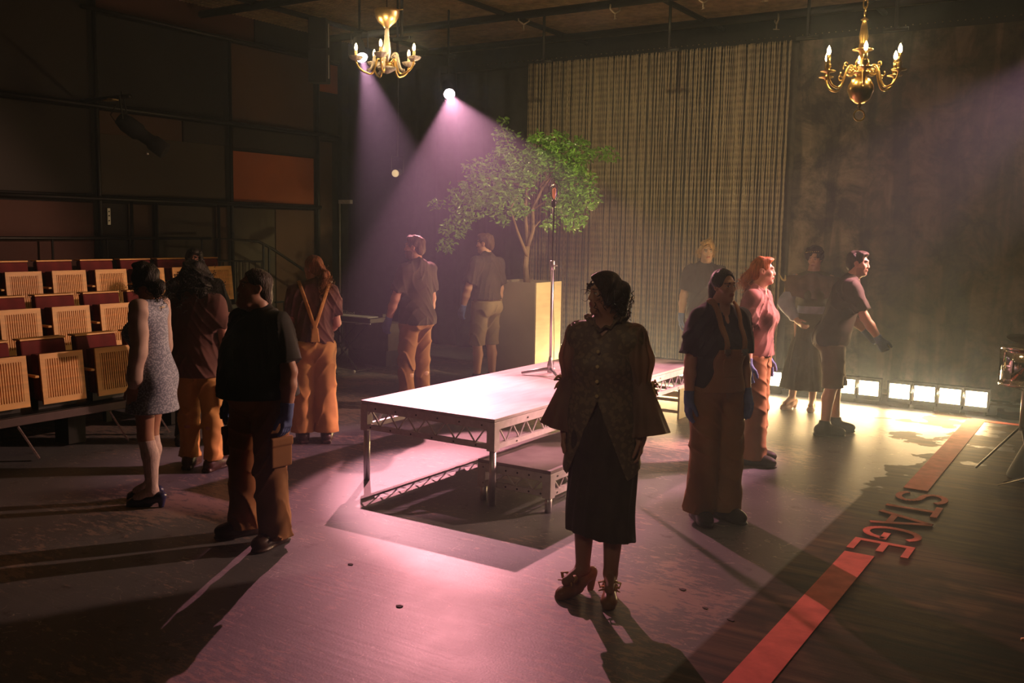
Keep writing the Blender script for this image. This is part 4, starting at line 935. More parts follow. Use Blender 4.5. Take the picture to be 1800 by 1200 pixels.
def place(o, x, d, phi):
    'stand the figure at G(x, d) facing phi degrees: 0 = towards the photographer, 90 = photo right'
    a = math.radians(phi); wx, wd = math.sin(a), -math.cos(a); w_ = (wx * R_[0] + wd * F_[0], wx * R_[1] + wd * F_[1])
    gx, gy = G(x, d); o.location = (gx, gy, 0); o.rotation_euler = (0, 0, math.atan2(-w_[0], w_[1]))

# ------------------------------------------------------------------ costume materials
M['polo'] = mat('dark_brown_polo', (.042, .023, .018), .85, bump=.08, bscale=420)
M['polo_m'] = mat('maroon_brown_polo', (.115, .045, .038), .85, bump=.08, bscale=420)
M['polo_k'] = mat('black_shirt', (.012, .010, .010), .85, bump=.08, bscale=420)
M['polo_r'] = mat('rosy_brown_polo', (.24, .10, .09), .8, bump=.08, bscale=420)
M['tan'] = mat('tan_canvas', (.52, .26, .075), .8, var=.14, scale=5, bump=.08, bscale=420)
M['tan2'] = mat('brown_canvas', (.30, .135, .045), .8, var=.16, scale=5, bump=.08, bscale=420)
M['khaki'] = mat('khaki_cotton', (.22, .15, .09), .8, var=.14, scale=5, bump=.08, bscale=420)
M['khaki2'] = mat('dark_khaki_cotton', (.13, .085, .05), .8, var=.14, scale=5, bump=.08, bscale=420)
M['gloveb'] = mat('blue_work_glove', (.10, .15, .36), .8, bump=.3, bscale=220)
M['boot'] = mat('dark_brown_leather', (.045, .02, .014), .38)
M['bootk'] = mat('black_leather', (.018, .012, .010), .55, spec=.3)
M['navy'] = mat('navy_shoe_leather', (.03, .03, .10), .3)
M['sock'] = mat('pale_pink_sock', (.62, .46, .46), .85, bump=.4, bscale=20, stretch=(18, 18, 2))
M['cream'] = mat('cream_blouse', (.60, .42, .36), .7)
M['collar'] = mat('cream_collar', (.62, .50, .34), .75)
M['skirt'] = mat('dark_olive_skirt', (.045, .030, .018), .85, bump=.3, bscale=90)
M['bluesl'] = mat('pale_blue_sleeve', (.38, .38, .52), .7)
M['capem'] = mat('brown_satin_cape', (.16, .10, .075), .45)
M['longsk'] = mat('grey_green_skirt', (.16, .14, .09), .8)
M['trim'] = mat('gold_trim', (.6, .45, .2), .5)
M['buckle'] = mat('buckle_metal', (.7, .62, .5), .3, .9)
M['ribbon'] = mat('golden_ribbon', (.62, .36, .12), .5)
M['tanshoe'] = mat('tan_leather_shoe', (.36, .17, .08), .32)
M['bell'] = mat('sheer_tan_sleeve', (.30, .18, .12), .6); add_translucent(M['bell'], (.60, .44, .30), .5)
add_translucent(M['longsk'], (.3, .24, .12), .3)
def brocade(name, base, fig, sc, rough=.6):
    m, nt, b = new_mat(name); tc = N(nt, 'ShaderNodeTexCoord')
    v = N(nt, 'ShaderNodeTexVoronoi', Scale=sc); nz = N(nt, 'ShaderNodeTexNoise', Scale=sc * .6, Detail=3.0, Distortion=2.5); nt.links.new(tc.outputs['Object'], v.inputs['Vector']); nt.links.new(tc.outputs['Object'], nz.inputs['Vector'])
    a = N(nt, 'ShaderNodeMath', operation='MULTIPLY'); nt.links.new(v.outputs[0], a.inputs[0]); nt.links.new(nz.outputs[0], a.inputs[1])
    r = N(nt, 'ShaderNodeValToRGB'); nt.links.new(a.outputs[0], r.inputs[0]); r.color_ramp.elements[0].position = .18; r.color_ramp.elements[1].position = .26
    r.color_ramp.elements[0].color = (*fig, 1); r.color_ramp.elements[1].color = (*base, 1); nt.links.new(r.outputs[0], b.inputs['Base Color']); b.inputs['Roughness'].default_value = rough
    bp = N(nt, 'ShaderNodeBump', Strength=.3, Distance=.003); nt.links.new(a.outputs[0], bp.inputs['Height']); nt.links.new(bp.outputs[0], b.inputs['Normal']); return m
M['brocade'] = brocade('gold_brocade', (.13, .092, .052), (.21, .155, .085), 34)
M['bluedress'] = brocade('blue_paisley', (.20, .22, .32), (.50, .52, .64), 85, .7)
H = {k: hair_mat('hair_' + k, c) for k, c in dict(black=(.012, .008, .006), dark=(.035, .017, .010), brown=(.085, .038, .018), auburn=(.24, .085, .03), red=(.42, .14, .05), blond=(.42, .25, .10)).items()}

# hair shapes in head units
CAP = [('e', (0, -.020, .045), (.084, .104, .093)), ('e', (0, -.065, -.02), (.066, .055, .07), .03)]
def short_hair(sp, J, T, h, body, m, top=.012, seed=0, px=.0055, curly=False):
    pr = CAP + [('e', (0, .045, .100), (.060, .050, .024 + top * .6), .03)]
    F = hairfield(sp, J, T, h, px, pr, (.004 if not curly else .010, 75, 75, 40 if not curly else 70), seed, .22, .2)
    F.add([E_(T(0, .05, -.075), V3(.12, .065, .085) * h, J['RH'], k=.01, op='s'), E_(T(.083, .0, 0), V3(.018, .024, .033) * h, J['RH'], k=.006, op='s'), E_(T(-.083, .0, 0), V3(.018, .024, .033) * h, J['RH'], k=.006, op='s')])
    F.plane(T(0, -.06, -.075), -J['RH'][:, 2]); return F.build('hair', m, body)

def worker(sp, x, d, phi, label, px=.007, shirtm='polo', pantm='tan', glo=('R', 'L'), shoem='boot', hem=.84, sl=.19, pant=None, shirtk={}):
    J = joints(sp); body, T, h = make_body(sp, J, px if px <= .0065 else .0068); s = J['s']
    tag(body, label, 'person')
    shirt(sp, J, px, M[shirtm], body, hem=hem, sl=sl, **shirtk)
    pk = dict(g=.016, hemz=.055, hemr=.085, topz=min(.99, hem + .05), tuck=hem); pk.update(pant or {})
    nm = pk.pop('name', 'trousers'); t = legs_f(sp, J, px, **pk).build(nm, M[pantm], body)
    for q in ('R', 'L'): shoe(sp, J, q, M[shoem], body, px, 'boot', 'boot', .15)
    for q in glo: glove(sp, J, q, M['gloveb'], body, .0048 if px < .007 else .006)
    place(body, x, d, phi); return J, body, T, h, t

def wristband(): pass
# --- overall bib and straps, cut from the grown torso surface
def bib(sp, J, px, m, par, x0=.0, wid=.115, z0=.92, z1=1.22, cross=False, g=.043, pocket=True):
    s = J['s']; P = J['P']; lo, hi = bounds(sp, J, .1); lo = lo.copy(); hi = hi.copy(); lo[2] = .85 * s; hi[2] = 1.56 * s
    F = Field(lo, hi, px); F.add(torso(sp, J), g); F.add([C_(P(0, -.005, 1.2), P(0, 0, .85), sp.get('cw', .14) * s * .93, .16 * s + .012, k=.06, sc=(1, .78))]); D0 = F.D.copy()
    fr = lambda a: np.broadcast_to(a, D0.shape)
    if not cross:
        side = np.abs(F.X - x0) - wid * s * (1 + .9 * np.clip((z0 + .14 - F.Z / s) / .2, 0, 2) ** 1.3)
        d = np.maximum(np.maximum(D0, side), np.maximum(F.Z - z1 * s, z0 * s - F.Z)); d = np.maximum(d, -F.Y - .0); F.D = np.maximum(d, -(D0 + .02)).astype(np.float32)
        o = F.build('bib', m, par)
        G2 = Field(lo, hi, px); G2.D = D0
        st = np.abs(np.abs(F.X - x0) - (.070 * s + (F.Z - z1 * s) * .06)) - .017
        d = np.maximum(np.maximum(D0 - .004, st), -(D0 + .012)); d = np.maximum(d, (z1 - .035) * s - F.Z); G2.D = np.maximum(d, -F.Y - .02).astype(np.float32); G2.build('straps', m, par)
        ys = None
        for sx in (-1, 1):
            xx = x0 + sx * (.070 * s); # find surface y at the top of the bib
            iy = np.argmin(np.abs(D0[np.argmin(np.abs(F.ax[0] - xx)), :, np.argmin(np.abs(F.ax[2] - (z1 - .01) * s))] + 0 * F.ax[1]) + (F.ax[1] < 0) * 9); y = F.ax[1][iy] + .006
            b = MB().box((xx - .022, y - .004, (z1 - .022) * s), (xx + .022, y + .005, (z1 + .006) * s)).box((xx - .012, y, (z1 - .04) * s), (xx + .012, y + .006, (z1 - .018) * s)); b.build('buckle', M['buckle'], o)
        if pocket:
            G3 = Field(lo, hi, px); G3.D = D0; d = np.maximum(np.maximum(D0 - .006, np.abs(F.X - x0) - .07 * s), np.maximum(F.Z - (z1 - .06) * s, (z1 - .19) * s - F.Z)); d = np.maximum(d, -F.Y); G3.D = np.maximum(d, -(D0 + .01)).astype(np.float32); G3.build('pocket', m, o)
        return o
    # crossed back straps (Y shape)
    zc = 1.10 * s; st = np.where(F.Z > zc, np.abs(np.abs(F.X) - (F.Z - zc) * .33) - .017, np.abs(F.X) - .028 - np.clip((zc - F.Z) * .1, 0, .1))
    d = np.maximum(np.maximum(D0 - .004, st), -(D0 + .012)); d = np.maximum(d, .97 * s - F.Z); F.D = np.maximum(d, F.Y - .02).astype(np.float32); o = F.build('straps', m, par)
    return o

DN = (0.10, .05, -1)
def arm(side, out=.14, fwd=.0, f_out=.05, f_fwd=.18, curl=16, hd=None): return ((side * out, fwd, -1), (side * f_out, f_fwd, -1), hd or (side * f_out * .5, f_fwd * .7, -1), curl)

# ---------------------------------------------------------------- 1 woman in jacket, centre
sp = dict(H=1.655, fem=1, heel=.05, sw=.160, bulk=1.06, hw=.165, ww=.135, bust=.03, limb=1.08, head=(52, 4, 0), armR=arm(1, .13, .0, .05, .10, 20), armL=arm(-1, .16, .0, .05, .12, 20), footR=(.085, .02, 32), footL=(-.07, .03, -12), knee=.015, skin=(.40, .20, .13), brow=(.04, .02, .01))
J = joints(sp); body, T, h = make_body(sp, J, .0055); s = J['s']; P = J['P']
tag(body, 'person in gold brocade jacket, dark skirt and bow shoes, silhouetted at centre front', 'person')
lo, hi = bounds(sp, J, .16)
# jacket
F = Field((lo[0], lo[1] - .05, .58), (hi[0], hi[1] + .05, P(0, 0, 1.56)[2]), .0055); F.add(torso(sp, J), .017)
F.add([C_(P(0, 0, 1.20), P(0, 0, .66), .135 * s, .225 * s, k=.08, sc=(1, .78))])
for a in J['arms'].values(): F.add([E_(a['sh'] + a['ud'] * .01, (.062, .068, .075), k=.04)])
F.noise(.005, 24, 22, 7, 3, 1.2)
F.plane((0, 0, .635), (0, 0, -1))
# cutaway front below the waist, with pointed fronts
ct_ = np.maximum(np.abs(F.X + .0) - np.clip((1.06 - F.Z) * .40, 0, .3), .0 - F.Y); F.D = np.maximum(F.D, -ct_).astype(np.float32)
F.D = np.maximum(F.D, (.72 - .10 * np.clip(np.abs(F.X) * 0 + F.Y * 6, 0, 1)) - F.Z).astype(np.float32)
F.shell(.035)
F.add([C_(J['neck1'], J['neck1'] + V3(0, .05, .2), .06, .07, k=.01, op='s'), C_(P(0, .15, 1.37), P(0, .07, 1.50), .008, .05, k=.01, op='s')])
jk = F.build('jacket', M['brocade'], body)
for i, z in enumerate((1.10, 1.18, 1.26, 1.34)): MB().lathe([(0, -.004), (.009, -.002), (.009, .003), (0, .005)], (.0, .155 - abs(i - 1.5) * .006, z * s + .05), n=12, R=Matrix.Rotation(-PI / 2, 3, 'X')).build('button', M['trim'], jk)
# ruffled collar
m_ = MB(); n0 = J['neck0'] + V3(0, .01, .03); vs = []; fs = []; n = 96
for j, (r, z) in enumerate([(.060, .02), (.072, .045), (.095, .055), (.108, .045)]):
    for i in range(n):
        an = 2 * PI * i / n; rr_ = r + .010 * math.sin(an * 11) * j / 3; zz = z + .012 * math.sin(an * 11 + 1) * j / 3 - .05 * max(0, math.sin(an)) ** 3
        vs.append((n0[0] + rr_ * math.cos(an), n0[1] + rr_ * math.sin(an) * .95, n0[2] + zz))
for j in range(3):
    for i in range(n): fs.append((j * n + i, j * n + (i + 1) % n, (j + 1) * n + (i + 1) % n, (j + 1) * n + i))
m1 = len(vs); vs += [(x, y, z - .003) for x, y, z in vs]; fs += [tuple(i + m1 for i in f[::-1]) for f in fs]
m_.raw(vs, fs).build('ruffled_collar', M['brocade'], body, smooth=True)
# sleeves: puffed to the elbow, gathered, then an open bell
for nm, a in J['arms'].items():
    c = a['el']; F = Field(np.minimum(a['sh'], a['wr']) - .19, np.maximum(a['sh'], a['wr']) + .19, .0055)
    F.add([C_(a['sh'] - a['ud'] * .01, a['sh'] + a['ud'] * .12, .064, .074, k=.03), C_(a['sh'] + a['ud'] * .12, a['el'] - a['ud'] * .035, .078, .050, k=.03)])
    ang = np.arctan2(F.Y - c[1], F.X - c[0]); F.D = (F.D - .006 * np.sin(ang * 9 + F.Z * 6).astype(np.float32)).astype(np.float32)
    F.build('puff_sleeve', M['bell'], body)
    F = Field(np.minimum(a['el'], a['wr']) - .24, np.maximum(a['el'], a['wr']) + .24, .0055); bd = nrm(a['fd'] + V3(a['side'] * .17, -.1, 0)); e0 = a['el'] - bd * .045; e1 = a['el'] + bd * .27
    F.add([C_(e0, e1, .050, .112, k=.01)]); ang = np.arctan2(F.Y - c[1] - .02, F.X - c[0]); F.D = (F.D - (.010 * np.sin(ang * 7 + 1) * np.clip((c[2] - F.Z) * 4, 0, 1)).astype(np.float32)).astype(np.float32)
    F.plane(e1 - bd * .03, nrm(bd + V3(0, .12, 0))); F.plane(e0, -bd); F.shell(.011); F.build('bell_sleeve', M['bell'], body)
    bw = MB(); o_ = c + V3(a['side'] * .052, .0, .03)
    for sg in (-1, 1):
        bw.tube([tuple(o_), tuple(o_ + V3(a['side'] * .01, sg * .03, .018)), tuple(o_ + V3(a['side'] * .022, sg * .04, .0)), tuple(o_ + V3(a['side'] * .004, sg * .01, -.004))], [.004, .009, .009, .004], 6)
        bw.tube([tuple(o_), tuple(o_ + V3(a['side'] * .02, sg * .014, -.03)), tuple(o_ + V3(a['side'] * .03, sg * .02, -.055))], [.004, .006, .004], 6)
    bw.build('sleeve_bow', M['ribbon'], body, smooth=True)
# skirt
F = Field((-.3, -.25, .26), (.3, .25, 1.12), .006); F.add([C_(P(0, -.01, 1.05), P(0, -.01, .85), .125, .172, k=.08, sc=(1, .74)), C_(P(0, -.01, .88), (0, .005, .2), .172, .190, k=.08, sc=(1, .80))])
ang = np.arctan2(F.Y, F.X); F.D = (F.D - (.006 * np.sin(ang * 14 + 2 * np.sin(F.Z * 5)) + .004 * np.sin(F.Z * 14 + F.X * 9)).astype(np.float32)).astype(np.float32)
F.D = np.maximum(F.D, (.325 + .02 * np.sin(F.X * 9) + .012 * np.sin(F.Y * 11)) - F.Z).astype(np.float32); F.shell(.02); F.build('skirt', M['skirt'], body)
for q in ('R', 'L'):
    so = shoe(sp, J, q, M['tanshoe'], body, .0045, 'heel', 'heeled_shoe', .13)
    l = J['legs'][q]; t = l['toe']; o_ = V3(l['an'][0], l['an'][1], 0) + t * .075 + V3(0, 0, .092); sd = V3(t[1], -t[0], 0); bw = MB()
    for sg in (-1, 1):
        pts = [o_, o_ + sd * sg * .03 + V3(0, 0, .028) + t * .01, o_ + sd * sg * .058 + V3(0, 0, .022) + t * .02, o_ + sd * sg * .05 + t * .02 - V3(0, 0, .002), o_]
        for dz in (-.006, 0, .006): bw.tube([tuple(p + t * dz) for p in pts], [.0025, .0045, .0045, .0045, .0025], 5)
        bw.tube([tuple(o_), tuple(o_ + sd * sg * .03 + t * .03 + V3(0, 0, -.01)), tuple(o_ + sd * sg * .055 + t * .05 + V3(0, 0, -.012))], [.003, .0055, .003], 5)
    bw.lathe([(0, -.008), (.009, 0), (0, .008)], tuple(o_), n=8).build('shoe_bow', M['ribbon'], so, smooth=True)
pr = CAP + [('e', (.01, .045, .098), (.066, .058, .026), .03), ('e', (.080, .005, .015), (.026, .058, .068), .03), ('e', (-.080, .005, .015), (.026, .058, .068), .03), ('e', (0, -.115, .01), (.078, .04, .075), .03), ('e', (.0, -.10, -.085), (.062, .04, .055), .03)]
F = hairfield(sp, J, T, h, .005, pr, (.0075, 55, 50, 38), 5, .24, .26, facer=(.066, .06, .080), facec=(0, .092, -.028))
ex = curls(T, [((.075, .03, -.02), .02), ((-.08, .02, .0), .025), ((-.07, -.05, -.05), .03), ((0, -.12, -.06), .03), ((.06, .08, .06), .012), ((-.06, -.09, .02), .03), ((0, -.1, -.1), .03)], 150, .07, .009, 1.3, .003, 3, (0, .0, -1), .35)
F.build('hair', H['dark'], body, extra=ex)
place(body, .485, 4.93, -20)

# ---------------------------------------------------------------- 2 heavy-set worker, left front
sp = dict(H=1.655, fem=1, sw=.185, bulk=1.22, hw=.165, ww=.160, cw=.165, dp=1.35, bust=.045, belly=.10, limb=1.22, head=(18, 10, 0), dchin=1, jaw=1.12, hs=.95, armR=arm(1, .34, .03, .06, .12), armL=arm(-1, .34, -.06, .05, .12), footR=(.15, .01, 18), footL=(-.14, .0, -14), skin=(.42, .20, .13), hipw=1.3)
J, body, T, h, tr_ = worker(sp, -1.52, 5.71, -40, 'heavy-set person in dark shirt, brown trousers and blue gloves standing at left front', .0062, 'polo_k', 'tan2', hem=.955, sl=.23, pant=dict(hemr=.105, knr=.10, g=.02, wr=.007), shirtk=dict(loose=.022))
F = hairfield(sp, J, T, h, .0055, CAP + [('e', (0, -.105, -.05), (.03, .03, .045), .03), ('e', (0, -.11, -.12), (.022, .02, .05), .02)], (.003, 90, 60, 30), 2, .22, .28)
F.build('hair', H['dark'], body)
for sx in (1, -1):
    kn = J['legs']['R' if sx > 0 else 'L']['kn']; B2 = Field(kn - .2, kn + V3(.2, .2, .26), .006); B2.add([B_(kn + V3(sx * .108, .0, .12), (.012, .075, .085), .01, k=.01), B_(kn + V3(sx * .115, .0, .19), (.013, .08, .028), .01, k=.004)]); B2.build('cargo_pocket', M['tan2'], tr_)

# ---------------------------------------------------------------- 3 girl in blue dress, far left
sp = dict(H=1.62, fem=1, heel=.03, sw=.16, bust=.03, head=(5, 0, 0), armR=arm(1, .10, .0, .03, .14), armL=arm(-1, .08, -.02, .0, .20, 24), footR=(.07, .06, 4), footL=(-.07, -.03, -4), skin=(.42, .20, .14), ww=.115, hw=.15)
J = joints(sp); body, T, h = make_body(sp, J, .006); s = J['s']; P = J['P']
tag(body, 'person in blue patterned pinafore dress, cream blouse and knee socks seen from the side', 'person'); lo, hi = bounds(sp, J, .12)
F = Field((-.3, -.28, .6), (.3, .28, P(0, 0, 1.5)[2]), .006); F.add(torso(sp, J), .012); F.add([C_(P(0, -.01, 1.0), P(0, -.01, .60), .14, .205, k=.08, sc=(1, .86))]); F.noise(.003, 14, 14, 9, 3, 1)
F.plane((0, 0, .655), (0, 0, -1)); F.D = np.maximum(F.D, np.minimum(.5, np.abs(F.X) - .145) * np.clip((F.Z - 1.22) * 30, 0, 1) - .2 * np.clip((1.22 - F.Z) * 30, 0, 1)).astype(np.float32)
F.add([C_(J['neck1'], J['neck1'] + V3(0, .02, .2), .06, .07, k=.01, op='s')]); F.build('dress', M['bluedress'], body)
for nm, a in J['arms'].items():
    F = Field(np.minimum(a['sh'], a['wr']) - .13, np.maximum(a['sh'], a['wr']) + .13, .006)
    F.add([C_(a['sh'] - a['ud'] * .03, a['el'], .068, .050, k=.03), C_(a['el'], a['wr'] - a['fd'] * .07, .048, .060, k=.04), C_(a['wr'] - a['fd'] * .05, a['wr'] + a['fd'] * .005, .036, .033, k=.018)]); F.noise(.005, 30, 30, 32, 5, 1.5)
    F.plane(a['wr'] + a['fd'] * .005, a['fd']); F.build('sleeve', M['cream'], body)
F = Field(P(-.15, -.15, 1.36), P(.15, .15, 1.56), .005); n0 = J['neck0'] + V3(0, .005, .0)
for i in range(24):
    an = i * PI / 12; p = n0 + V3(math.cos(an) * .062, math.sin(an) * .062, .03); q = n0 + V3(math.cos(an) * .100, math.sin(an) * .088, .006); F.add([C_(p, q, .009, .008, k=.02)])
F.build('blouse_collar', M['collar'], body)
for q in ('R', 'L'):
    l = J['legs'][q]; F = Field(l['an'] - .14, np.maximum(l['kn'], l['an']) + .14, .006); cf = l['kn'] * .68 + l['an'] * .32 + V3(0, -.018, 0); F.add([C_(l['kn'], cf, .054 * s + .004, .055 * s + .004, k=.02), C_(cf, l['an'], .055 * s + .004, .04 * s, k=.02), C_(l['an'], l['an'] + l['toe'] * .1 - V3(0, 0, .05), .042, .036, k=.02)]); F.plane(l['kn'] - V3(0, 0, .02), (0, 0, 1)); F.plane((0, 0, .05), (0, 0, -1)); F.build('sock', M['sock'], body)
    so = shoe(sp, J, q, M['navy'], body, .005, 'heel', 'heeled_shoe', .075); t = l['toe']; o_ = V3(l['an'][0], l['an'][1], 0) + t * .10 + V3(0, 0, .068)
    MB().lathe([(0, -.004), (.018, -.003), (.02, .004), (.012, .006), (0, .006)], tuple(o_), n=16).build('buckle', M['buckle'], so, smooth=True)
F = hairfield(sp, J, T, h, .0055, CAP + [('e', (0, .03, .11), (.07, .07, .035), .03), ('e', (0, -.13, -.05), (.05, .05, .058), .03), ('e', (0, -.11, -.11), (.04, .035, .04), .03), ('e', (.07, .01, .0), (.022, .05, .06), .03), ('e', (-.07, .01, .0), (.022, .05, .06), .03)], (.006, 60, 60, 60), 9, .24, .28)
F.build('hair', H['black'], body, extra=curls(T, [((0, -.15, -.06), .04), ((0, -.13, -.12), .03), ((.07, .04, -.04), .008), ((-.07, .04, -.04), .008)], 110, .08, .014, 1.6, .002, 8, (0, -.2, -1), .5))
place(body, -2.45, 6.43, -98)

# ---------------------------------------------------------------- 4 curly hair, back to camera
sp = dict(H=1.63, sw=.185, bulk=1.03, head=(-5, 0, 0), armR=arm(1, .20, .05, -.1, .5), armL=arm(-1, .26, .02, .0, .25, 16), footR=(.12, .0, 10), footL=(-.10, .05, -8), skin=(.44, .20, .14), cw=.155)
J, body, T, h, tr_ = worker(sp, -2.45, 7.39, 172, 'person with long dark curly hair, maroon shirt and tan cargo trousers, back to the camera', .0068, 'polo_m', 'tan', glo=(), hem=.80, sl=.20, pant=dict(hemr=.078, knr=.088, wr=.011, hemz=.09, g=.02), shirtk=dict(loose=.03, seed=4))
F = hairfield(sp, J, T, h, .006, [('e', (0, -.03, .04), (.128, .125, .105)), ('e', (0, -.06, -.06), (.150, .105, .12), .05), ('e', (0, -.07, -.17), (.150, .085, .09), .05)], (.016, 46, 46, 52), 6, .28, .34)
F.build('hair', H['black'], body, extra=curls(T, [((.11, -.05, -.05), .05), ((-.11, -.05, -.05), .05), ((0, -.15, -.02), .05), ((0, -.12, -.15), .06), ((0, -.03, .10), .06), ((.08, -.06, -.16), .04), ((-.08, -.06, -.16), .04)], 420, .06, .010, 2.0, .003, 12, (0, -.1, -1), .7))
for sx in (1, -1):
    kn = J['legs']['R' if sx > 0 else 'L']['kn']; B2 = Field(kn - .2, kn + V3(.2, .2, .26), .006); B2.add([B_(kn + V3(sx * .088, .0, .14), (.012, .07, .08), .01, k=.01), B_(kn + V3(sx * .094, .0, .205), (.013, .075, .026), .01, k=.004)]); B2.build('cargo_pocket', M['tan'], tr_)

# ---------------------------------------------------------------- 5 ponytail, overalls with crossed straps
sp = dict(H=1.66, fem=1, sw=.17, head=(-42, 2, 0), armR=((.15, .15, -1), (-.3, .8, -.45), (-.3, .8, -.4), 20), armL=((-.15, .15, -1), (.3, .8, -.45), (.3, .8, -.4), 20), footR=(.11, .0, 6), footL=(-.10, .03, -6), skin=(.50, .25, .18), hw=.155)
J, body, T, h, tr_ = worker(sp, -1.75, 8.41, -165, 'person with wavy auburn ponytail and tan overalls with crossed back straps, facing away', .0068, 'polo_m', 'tan', glo=(), hem=.95, sl=.20, pant=dict(hemr=.112, knr=.098, wr=.006, hemz=.10, g=.026, topz=1.06), shirtk=dict(loose=.012, flare=0))
bib(sp, J, .0068, M['tan'], body, cross=True)
F = hairfield(sp, J, T, h, .0055, CAP + [('e', (0, -.10, .02), (.03, .03, .03), .02), ('c', (0, -.12, .02), (0, -.165, -.05), .028, .042, .03), ('c', (0, -.165, -.05), (0, -.15, -.16), .042, .046, .03), ('c', (0, -.15, -.16), (.0, -.165, -.24), .042, .02, .03)], (.006, 70, 60, 34), 4, .26, .34)
F.build('hair', H['auburn'], body, extra=curls(T, [((0, -.165, -.06), .03), ((0, -.15, -.14), .035)], 170, .13, .014, 2.2, .0022, 5, (0, -.15, -1), .25))

# ---------------------------------------------------------------- 6, 7 two men left of the planter
man = dict(sw=.182, cw=.160, skin=(.52, .27, .19), bulk=1.03, limb=1.05)
sp = dict(man, H=1.83, head=(-28, 3, 0), armR=arm(1, .14, .0, .04, .20), armL=arm(-1, .26, .20, -.02, .45, 24), footR=(.12, 0, 8), footL=(-.11, .03, -8), beard=(.22, .10, .06))
J, body, T, h, tr_ = worker(sp, -1.02, 10.1, -128, 'bearded person in dark polo and tan trousers with blue gloves, left of the planter', .0075, 'polo', 'tan2', hem=.87, sl=.21, pant=dict(hemr=.085, knr=.082, wr=.009), shirtk=dict(loose=.022, seed=6))
short_hair(sp, J, T, h, body, H['brown'], .012, 2)
sp = dict(man, H=1.86, head=(-25, 0, 0), armR=arm(1, .12, .0, .04, .20), armL=arm(-1, .24, .16, -.02, .40, 24), footR=(.12, 0, 8), footL=(-.11, .03, -8), bulk=1.0)
J, body, T, h, tr_ = worker(sp, -.33, 11.75, -135, 'person in dark polo and khaki shorts standing under the tree with back turned', .0078, 'polo', 'khaki', hem=1.00, sl=.22, shoem='bootk', pant=dict(hemr=.098, hemz=.50, wr=.006, name='shorts'), shirtk=dict(loose=.02, seed=8))
short_hair(sp, J, T, h, body, H['brown'], .008, 3)

# ---------------------------------------------------------------- 8 man by the string curtain
sp = dict(man, H=1.81, head=(0, 0, 0), armR=arm(1, .22, .0, .10, .12), armL=arm(-1, .2, 0, .05, .12), footR=(.12, 0, 12), footL=(-.11, 0, -10), skin=(.5, .3, .2))
J, body, T, h, tr_ = worker(sp, 2.30, 11.5, 2, 'person with curly fair hair and dark polo standing hazily before the string curtain', .008, 'polo', 'khaki2', hem=.86, sl=.22, pant=dict(hemr=.09, wr=.006), shirtk=dict(loose=.02, seed=11))
F = hairfield(sp, J, T, h, .006, CAP + [('e', (0, .03, .11), (.07, .07, .04), .03), ('e', (.08, -.01, .0), (.025, .045, .06), .03), ('e', (-.08, -.01, .0), (.025, .045, .06), .03)], (.012, 60, 60, 60), 3, .24, .2, facer=(.064, .06, .08))
F.build('hair', H['blond'], body, extra=curls(T, [((.085, -.01, 0), .03), ((-.085, -.01, 0), .03), ((0, 0, .12), .05)], 120, .05, .012, 1.6, .002, 9, (0, 0, -1), .9))

# ---------------------------------------------------------------- 9 dark-haired woman in overalls
sp = dict(H=1.685, fem=1, sw=.172, head=(-2, 0, 4), bust=.03, armR=arm(1, .18, .0, .06, .08, 12), armL=arm(-1, .15, .03, .03, .20, 14), footR=(.10, .0, 14), footL=(-.09, .02, -10), skin=(.46, .23, .15), limb=1.0, bulk=1.0, lean=(.0, .0), brow=(.02, .01, .01))
J, body, T, h, tr_ = worker(sp, 1.37, 6.3, 24, 'person with long dark tied hair, black shirt and brown bib overalls, hands gloved in blue', .006, 'polo_k', 'tan2', shoem='bootk', hem=.95, sl=.23, pant=dict(hemr=.115, knr=.10, wr=.007, hemz=.07, g=.024, topz=1.04), shirtk=dict(loose=.02, flare=0, vneck=.05))
bib(sp, J, .006, M['tan2'], body, z1=1.22)
F = hairfield(sp, J, T, h, .0055, CAP + [('e', (0, -.09, -.02), (.06, .035, .06), .03), ('c', (.03, -.10, .0), (.055, -.09, -.20), .03, .026, .03), ('c', (.055, -.09, -.20), (.06, -.08, -.30), .026, .012, .03)], (.0025, 100, 80, 20), 4, .24, .36, facer=(.063, .070, .100), facec=(0, .099, .004))
F.build('hair', H['black'], body)

# ---------------------------------------------------------------- 10 red-haired woman
sp = dict(H=1.725, fem=1, sw=.185, head=(-14, 3, 0), bust=.032, bulk=1.10, hw=.16, limb=1.08, armR=arm(1, .16, -.05, .06, .10), armL=arm(-1, .14, .03, .02, .20), footR=(.10, .05, 6), footL=(-.09, .0, -10), skin=(.72, .40, .30), lip=(.5, .12, .12), brow=(.25, .12, .06))
J, body, T, h, tr_ = worker(sp, 2.04, 7.95, 62, 'person with red ponytail, rosy polo and tan trousers, smiling towards the right', .0066, 'polo_r', 'tan2', shoem='bootk', hem=.93, sl=.20, pant=dict(hemr=.10, knr=.088, wr=.005, g=.018, topz=1.03), shirtk=dict(loose=.008, vneck=.03, flare=.004))
F = hairfield(sp, J, T, h, .0055, CAP + [('e', (0, .02, .105), (.07, .08, .035), .03), ('e', (0, -.115, -.0), (.028, .03, .028), .02), ('c', (0, -.13, -.01), (0, -.16, -.06), .028, .038, .03), ('c', (0, -.16, -.06), (0, -.14, -.15), .038, .02, .03)], (.005, 70, 60, 30), 4, .25, .28, facer=(.064, .070, .100), facec=(0, .098, .003))
F.build('hair', H['red'], body, extra=curls(T, [((0, -.16, -.06), .03), ((0, -.14, -.1), .03)], 120, .10, .014, 1.8, .002, 5, (0, -.2, -1), .35))

